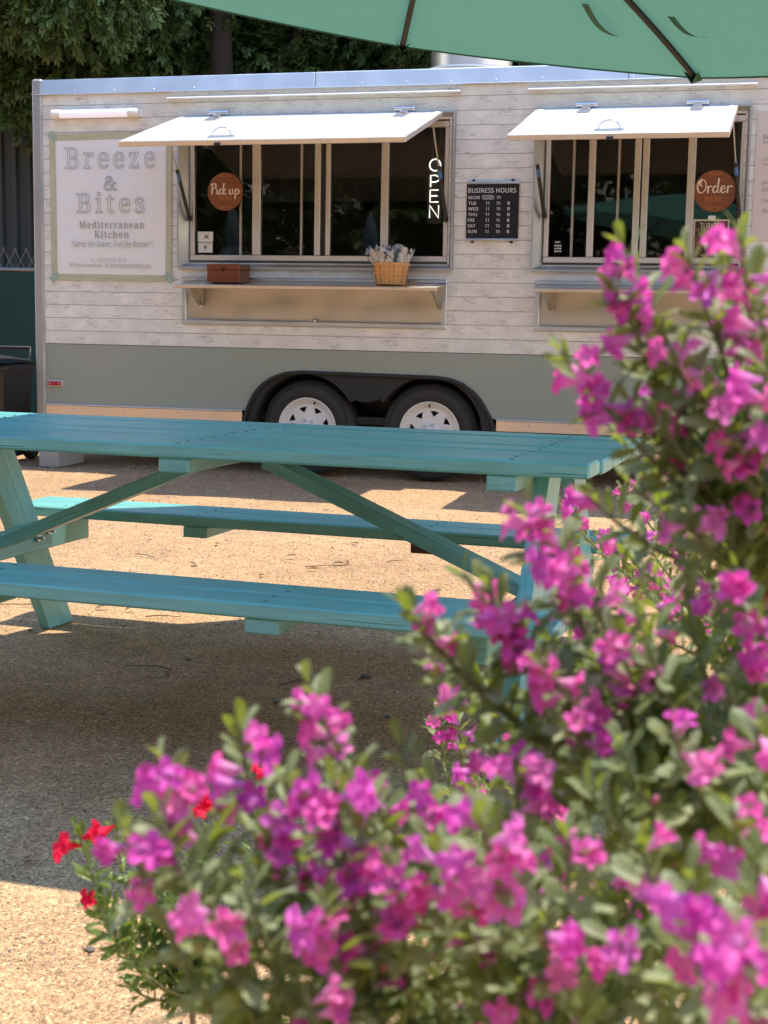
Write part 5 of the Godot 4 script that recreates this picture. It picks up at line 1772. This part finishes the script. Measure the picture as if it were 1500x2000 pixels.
func build_shrubs() -> void:
	var leaf := []
	for k in 5: leaf.append(leaf_mesh(k + 1, [0.24, 0.27, 0.22, 0.26, 0.23][k], [0.95, 1.1, 0.9, 1.0, 1.2][k], [0.35, 0.2, 0.5, 0.3, 0.15][k], [0.18, -0.12, 0.3, 0.05, 0.22][k]))
	var throat := Color(0.92, 0.52, 0.82)
	var lobe := Color(0.96, 0.20, 0.66)
	var fl := []
	for k in 4: fl.append(flower_mesh(k + 1, [0.75, 1.0, 0.55, 0.9][k], throat, [lobe, Color(0.97, 0.30, 0.74), Color(0.90, 0.15, 0.58), lobe][k]))
	# the near shrub
	var near: Array = NEAR_TIPS.duplicate()
	# shoots deeper inside it
	var g := RandomNumberGenerator.new()
	g.seed = 99
	for k in 110:
		var a := g.randf()
		var y := lerpf(0.66, 1.06, a)
		near.append_array([lerpf(g.randf_range(-0.02, 0.30), g.randf_range(0.13, 0.40), a), y, g.randf_range(-1.12, -0.72), 1 if g.randf() < 0.6 else 0])
	var root := Vector3(0.33, 0.0, -0.92)
	var t := thing("flowering_shrub", "nearest grey green shrub full of bright pink bell flowers at lower right", "shrub", root)
	shrub(t, near, [Vector3(0.285, 0.955, -0.86), Vector3(0.215, 0.82, -0.80), Vector3(0.10, 0.70, -0.74), Vector3(0.225, 0.70, -0.68), Vector3(0.02, 0.66, -0.70), Vector3(0.33, 0.86, -1.0)], root, leaf, M.sage, fl, M.pink,
		{"seed": 7, "leaf": 0.0245, "flower": 0.0148, "leafy": 0.14, "gap": 0.0072, "stem": 0.0015, "bud": 0.06, "many": 1.7, "max_leaves": 300})
	# the shrub behind it
	var far: Array = FAR_TIPS.duplicate()
	for k in 40:
		var a := g.randf()
		far.append_array([lerpf(g.randf_range(0.02, 0.62), g.randf_range(0.36, 0.75), a), lerpf(0.42, 0.98, a), g.randf_range(-2.1, -1.62), g.randi_range(0, 3)])
	root = Vector3(0.50, 0.0, -1.95)
	t = thing("flowering_shrub", "farther shrub with sharper small pink flowers between the near shrub and the table end", "shrub", root)
	shrub(t, far, [Vector3(0.50, 0.72, -1.9), Vector3(0.42, 0.55, -1.85), Vector3(0.30, 0.45, -1.75), Vector3(0.58, 0.85, -1.9), Vector3(0.18, 0.40, -1.68)], root, leaf, M.sage, fl, M.pink,
		{"seed": 8, "leaf": 0.023, "flower": 0.0165, "leafy": 0.16, "gap": 0.0084, "stem": 0.0018, "bud": 0.03, "many": 1.6, "max_leaves": 300})

	# red sage with small bright leaves
	var sl := []
	for k in 3: sl.append(leaf_mesh(20 + k, [0.17, 0.15, 0.19][k], 0.8, 0.4, [0.2, 0.05, -0.1][k]))
	var rf := [flower_mesh(11, 0.8, Color(0.7, 0.03, 0.06), Color(0.88, 0.035, 0.11)), flower_mesh(12, 1.0, Color(0.7, 0.03, 0.06), Color(0.88, 0.035, 0.11))]
	var redm := [M.pink[0], M.pink[2]]
	root = Vector3(-0.20, 0.0, -1.48)
	t = thing("red_sage", "bright green small leaved sage with red flowers left of the pink shrub", "sage plant", root)
	var st := [-0.231, 0.605, -1.31, 0, -0.268, 0.640, -1.255, 2, -0.252, 0.580, -1.250, 1, -0.207, 0.560, -1.39, 0, -0.178, 0.535, -1.437, 0, -0.103, 0.645, -1.453, 1, -0.160, 0.612, -1.448, 2, -0.252, 0.622, -1.345, 1, -0.225, 0.50, -1.36, 0, -0.19, 0.56, -1.42, 0, -0.215, 0.585, -1.36, 0, -0.185, 0.50, -1.40, 0, -0.245, 0.535, -1.33, 0, -0.23, 0.46, -1.40, 0, -0.16, 0.50, -1.45, 0, -0.25, 0.44, -1.42, 0, -0.17, 0.44, -1.42, 0, -0.21, 0.42, -1.43, 0]
	for k in 14: st.append_array([g.randf_range(-0.255, -0.15), g.randf_range(0.42, 0.57), g.randf_range(-1.47, -1.36), 0])
	shrub(t, st, [Vector3(-0.20, 0.36, -1.45), Vector3(-0.185, 0.40, -1.43), Vector3(-0.215, 0.33, -1.44)], root, sl, [M.salvia], rf, redm,
		{"seed": 9, "leaf": 0.025, "flower": 0.021, "leafy": 0.15, "gap": 0.0075, "stem": 0.0014, "bud": 0.0, "many": 1.0, "max_leaves": 300})
	for k in 3:
		root = [Vector3(-0.115, 0.0, -1.74), Vector3(0.12, 0, -1.80), Vector3(0.44, 0.0, -1.75)][k]
		t = thing("green_sage", ["low bright green leafy sprouts on the gravel left of the pink shrub's foot", "bright green leafy plant hidden low behind the middle of the pink shrub", "fresh yellow green leafy plant at the bottom right corner"][k], "sage plant", root)
		var s2 := []
		for e in 16: s2.append_array([root.x + g.randf_range(-0.10, 0.10), g.randf_range(0.16, 0.34) if k != 2 else g.randf_range(0.14, 0.30), root.z + g.randf_range(-0.08, 0.12), 0])
		shrub(t, s2, [root + Vector3(0.02, 0.06, 0), root + Vector3(-0.03, 0.05, 0.03)], root, sl, [M.salvia], rf, redm,
			{"seed": 30 + k, "leaf": 0.022 if k != 2 else 0.028, "flower": 0.02, "leafy": 0.16, "gap": 0.011, "stem": 0.0013, "bud": 0.0, "many": 1.0, "max_leaves": 150})

# ------------------------------------------------------------------ stones, leaves and twigs on the ground
func build_litter() -> void:
	var on := func(p: Vector2, h: float) -> Vector3: return Vector3(p.x, h, p.y)
	var sm := MB.new()
	sm.lathe([Vector2(0.0, -0.4), Vector2(0.7, -0.35), Vector2(1.0, 0.0), Vector2(0.75, 0.42), Vector2(0.3, 0.62), Vector2(0.0, 0.66)], 9)
	for k in sm.v.size():
		var w := sm.v[k]
		sm.v[k] = w * (1.0 + 0.22 * sin(w.x * 5.0 + w.z * 3.1) + 0.16 * sin(w.z * 7.0 + w.y * 6.0))
	var mesh := sm.mesh()
	var spots := [Vector2(-0.62, -4.60), Vector2(0.02, -3.95), Vector2(-0.10, -3.86), Vector2(-1.36, -6.10), Vector2(0.30, -3.45), Vector2(-0.50, -2.42), Vector2(-0.42, -2.62), Vector2(-0.05, -4.4), Vector2(-0.30, -4.1), Vector2(0.2, -4.6)]
	for k in spots.size():
		var s := rng.randf_range(0.008, 0.016) * (0.5 if spots[k].y > -2.9 else 1.0)
		var o := put("stone", mesh, mat(lin(0.13, 0.11, 0.095), 0.95) if k % 2 else mat(lin(0.26, 0.19, 0.13), 0.95), self, Transform3D(Basis.from_euler(Vector3(0, rng.randf() * 6.0, rng.randf_range(-0.2, 0.2))).scaled_local(Vector3(s * 1.3, s * 0.75, s)), on.call(spots[k], s * 0.2)))
		tag(o, "small loose stone lying on the gravel", "stone", "loose stones on the gravel")
	var bits := []
	var tones := []
	for k in 700:
		var d := rng.randf_range(2.1, 8.5)
		var s := rng.randf_range(0.004, 0.012)
		bits.append(Transform3D(Basis.from_euler(Vector3(-PI / 2 + rng.randf_range(-0.3, 0.3), rng.randf() * 6.0, 0)).scaled_local(Vector3(s * 0.7, s * rng.randf_range(1.0, 3.0), s)), Vector3(rng.randf_range(-0.3, 0.3) * (d + 0.5), 0.006, -d)))
		var v := rng.randf_range(0.03, 0.12)
		tones.append(Color(v, v * 0.7, v * 0.5))
	tag(many("leaf_litter", leaf_mesh(45, 0.24, 0.8, 0.5, 0.25), M.pebble, bits, self, tones), "crumbs of dry leaf and bark strewn over the gravel", "leaf litter", "", "stuff")
	var lf := leaf_mesh(41, 0.24, 0.8, 0.5, 0.25)
	for k in 26:
		var p := Vector2(rng.randf_range(-1.5, 0.9), rng.randf_range(-7.4, -2.6))
		if k < 8: p = Vector2(rng.randf_range(-1.3, 0.3), rng.randf_range(-7.0, -5.2))
		var s := rng.randf_range(0.035, 0.065)
		var o := put("dry_leaf", lf, M.dead_leaf, self, Transform3D(Basis.from_euler(Vector3(-PI / 2 + rng.randf_range(-0.15, 0.15), rng.randf() * 6.0, 0)).scaled_local(Vector3.ONE * s), on.call(p, 0.012)))
		tag(o, "curled brown dry leaf lying on the gravel", "leaf", "dry leaves on the gravel")
	for k in 18:
		var p := Vector2(rng.randf_range(-1.4, 0.6), rng.randf_range(-7.2, -2.4))
		var a := rng.randf() * TAU
		var L := rng.randf_range(0.03, 0.10)
		var q := MB.new()
		q.tube([Vector3(-L, 0, 0), Vector3(-L * 0.2, 0.004, rng.randf_range(-0.2, 0.2) * L), Vector3(L, 0, rng.randf_range(-0.3, 0.3) * L)], [0.0022, 0.002, 0.0012], 5)
		var o := put("twig", q.mesh(), M.bare_wood, self, Transform3D(Basis(Vector3.UP, a), on.call(p, 0.004)))
		tag(o, "thin brown twig lying on the gravel", "twig", "twigs on the gravel")
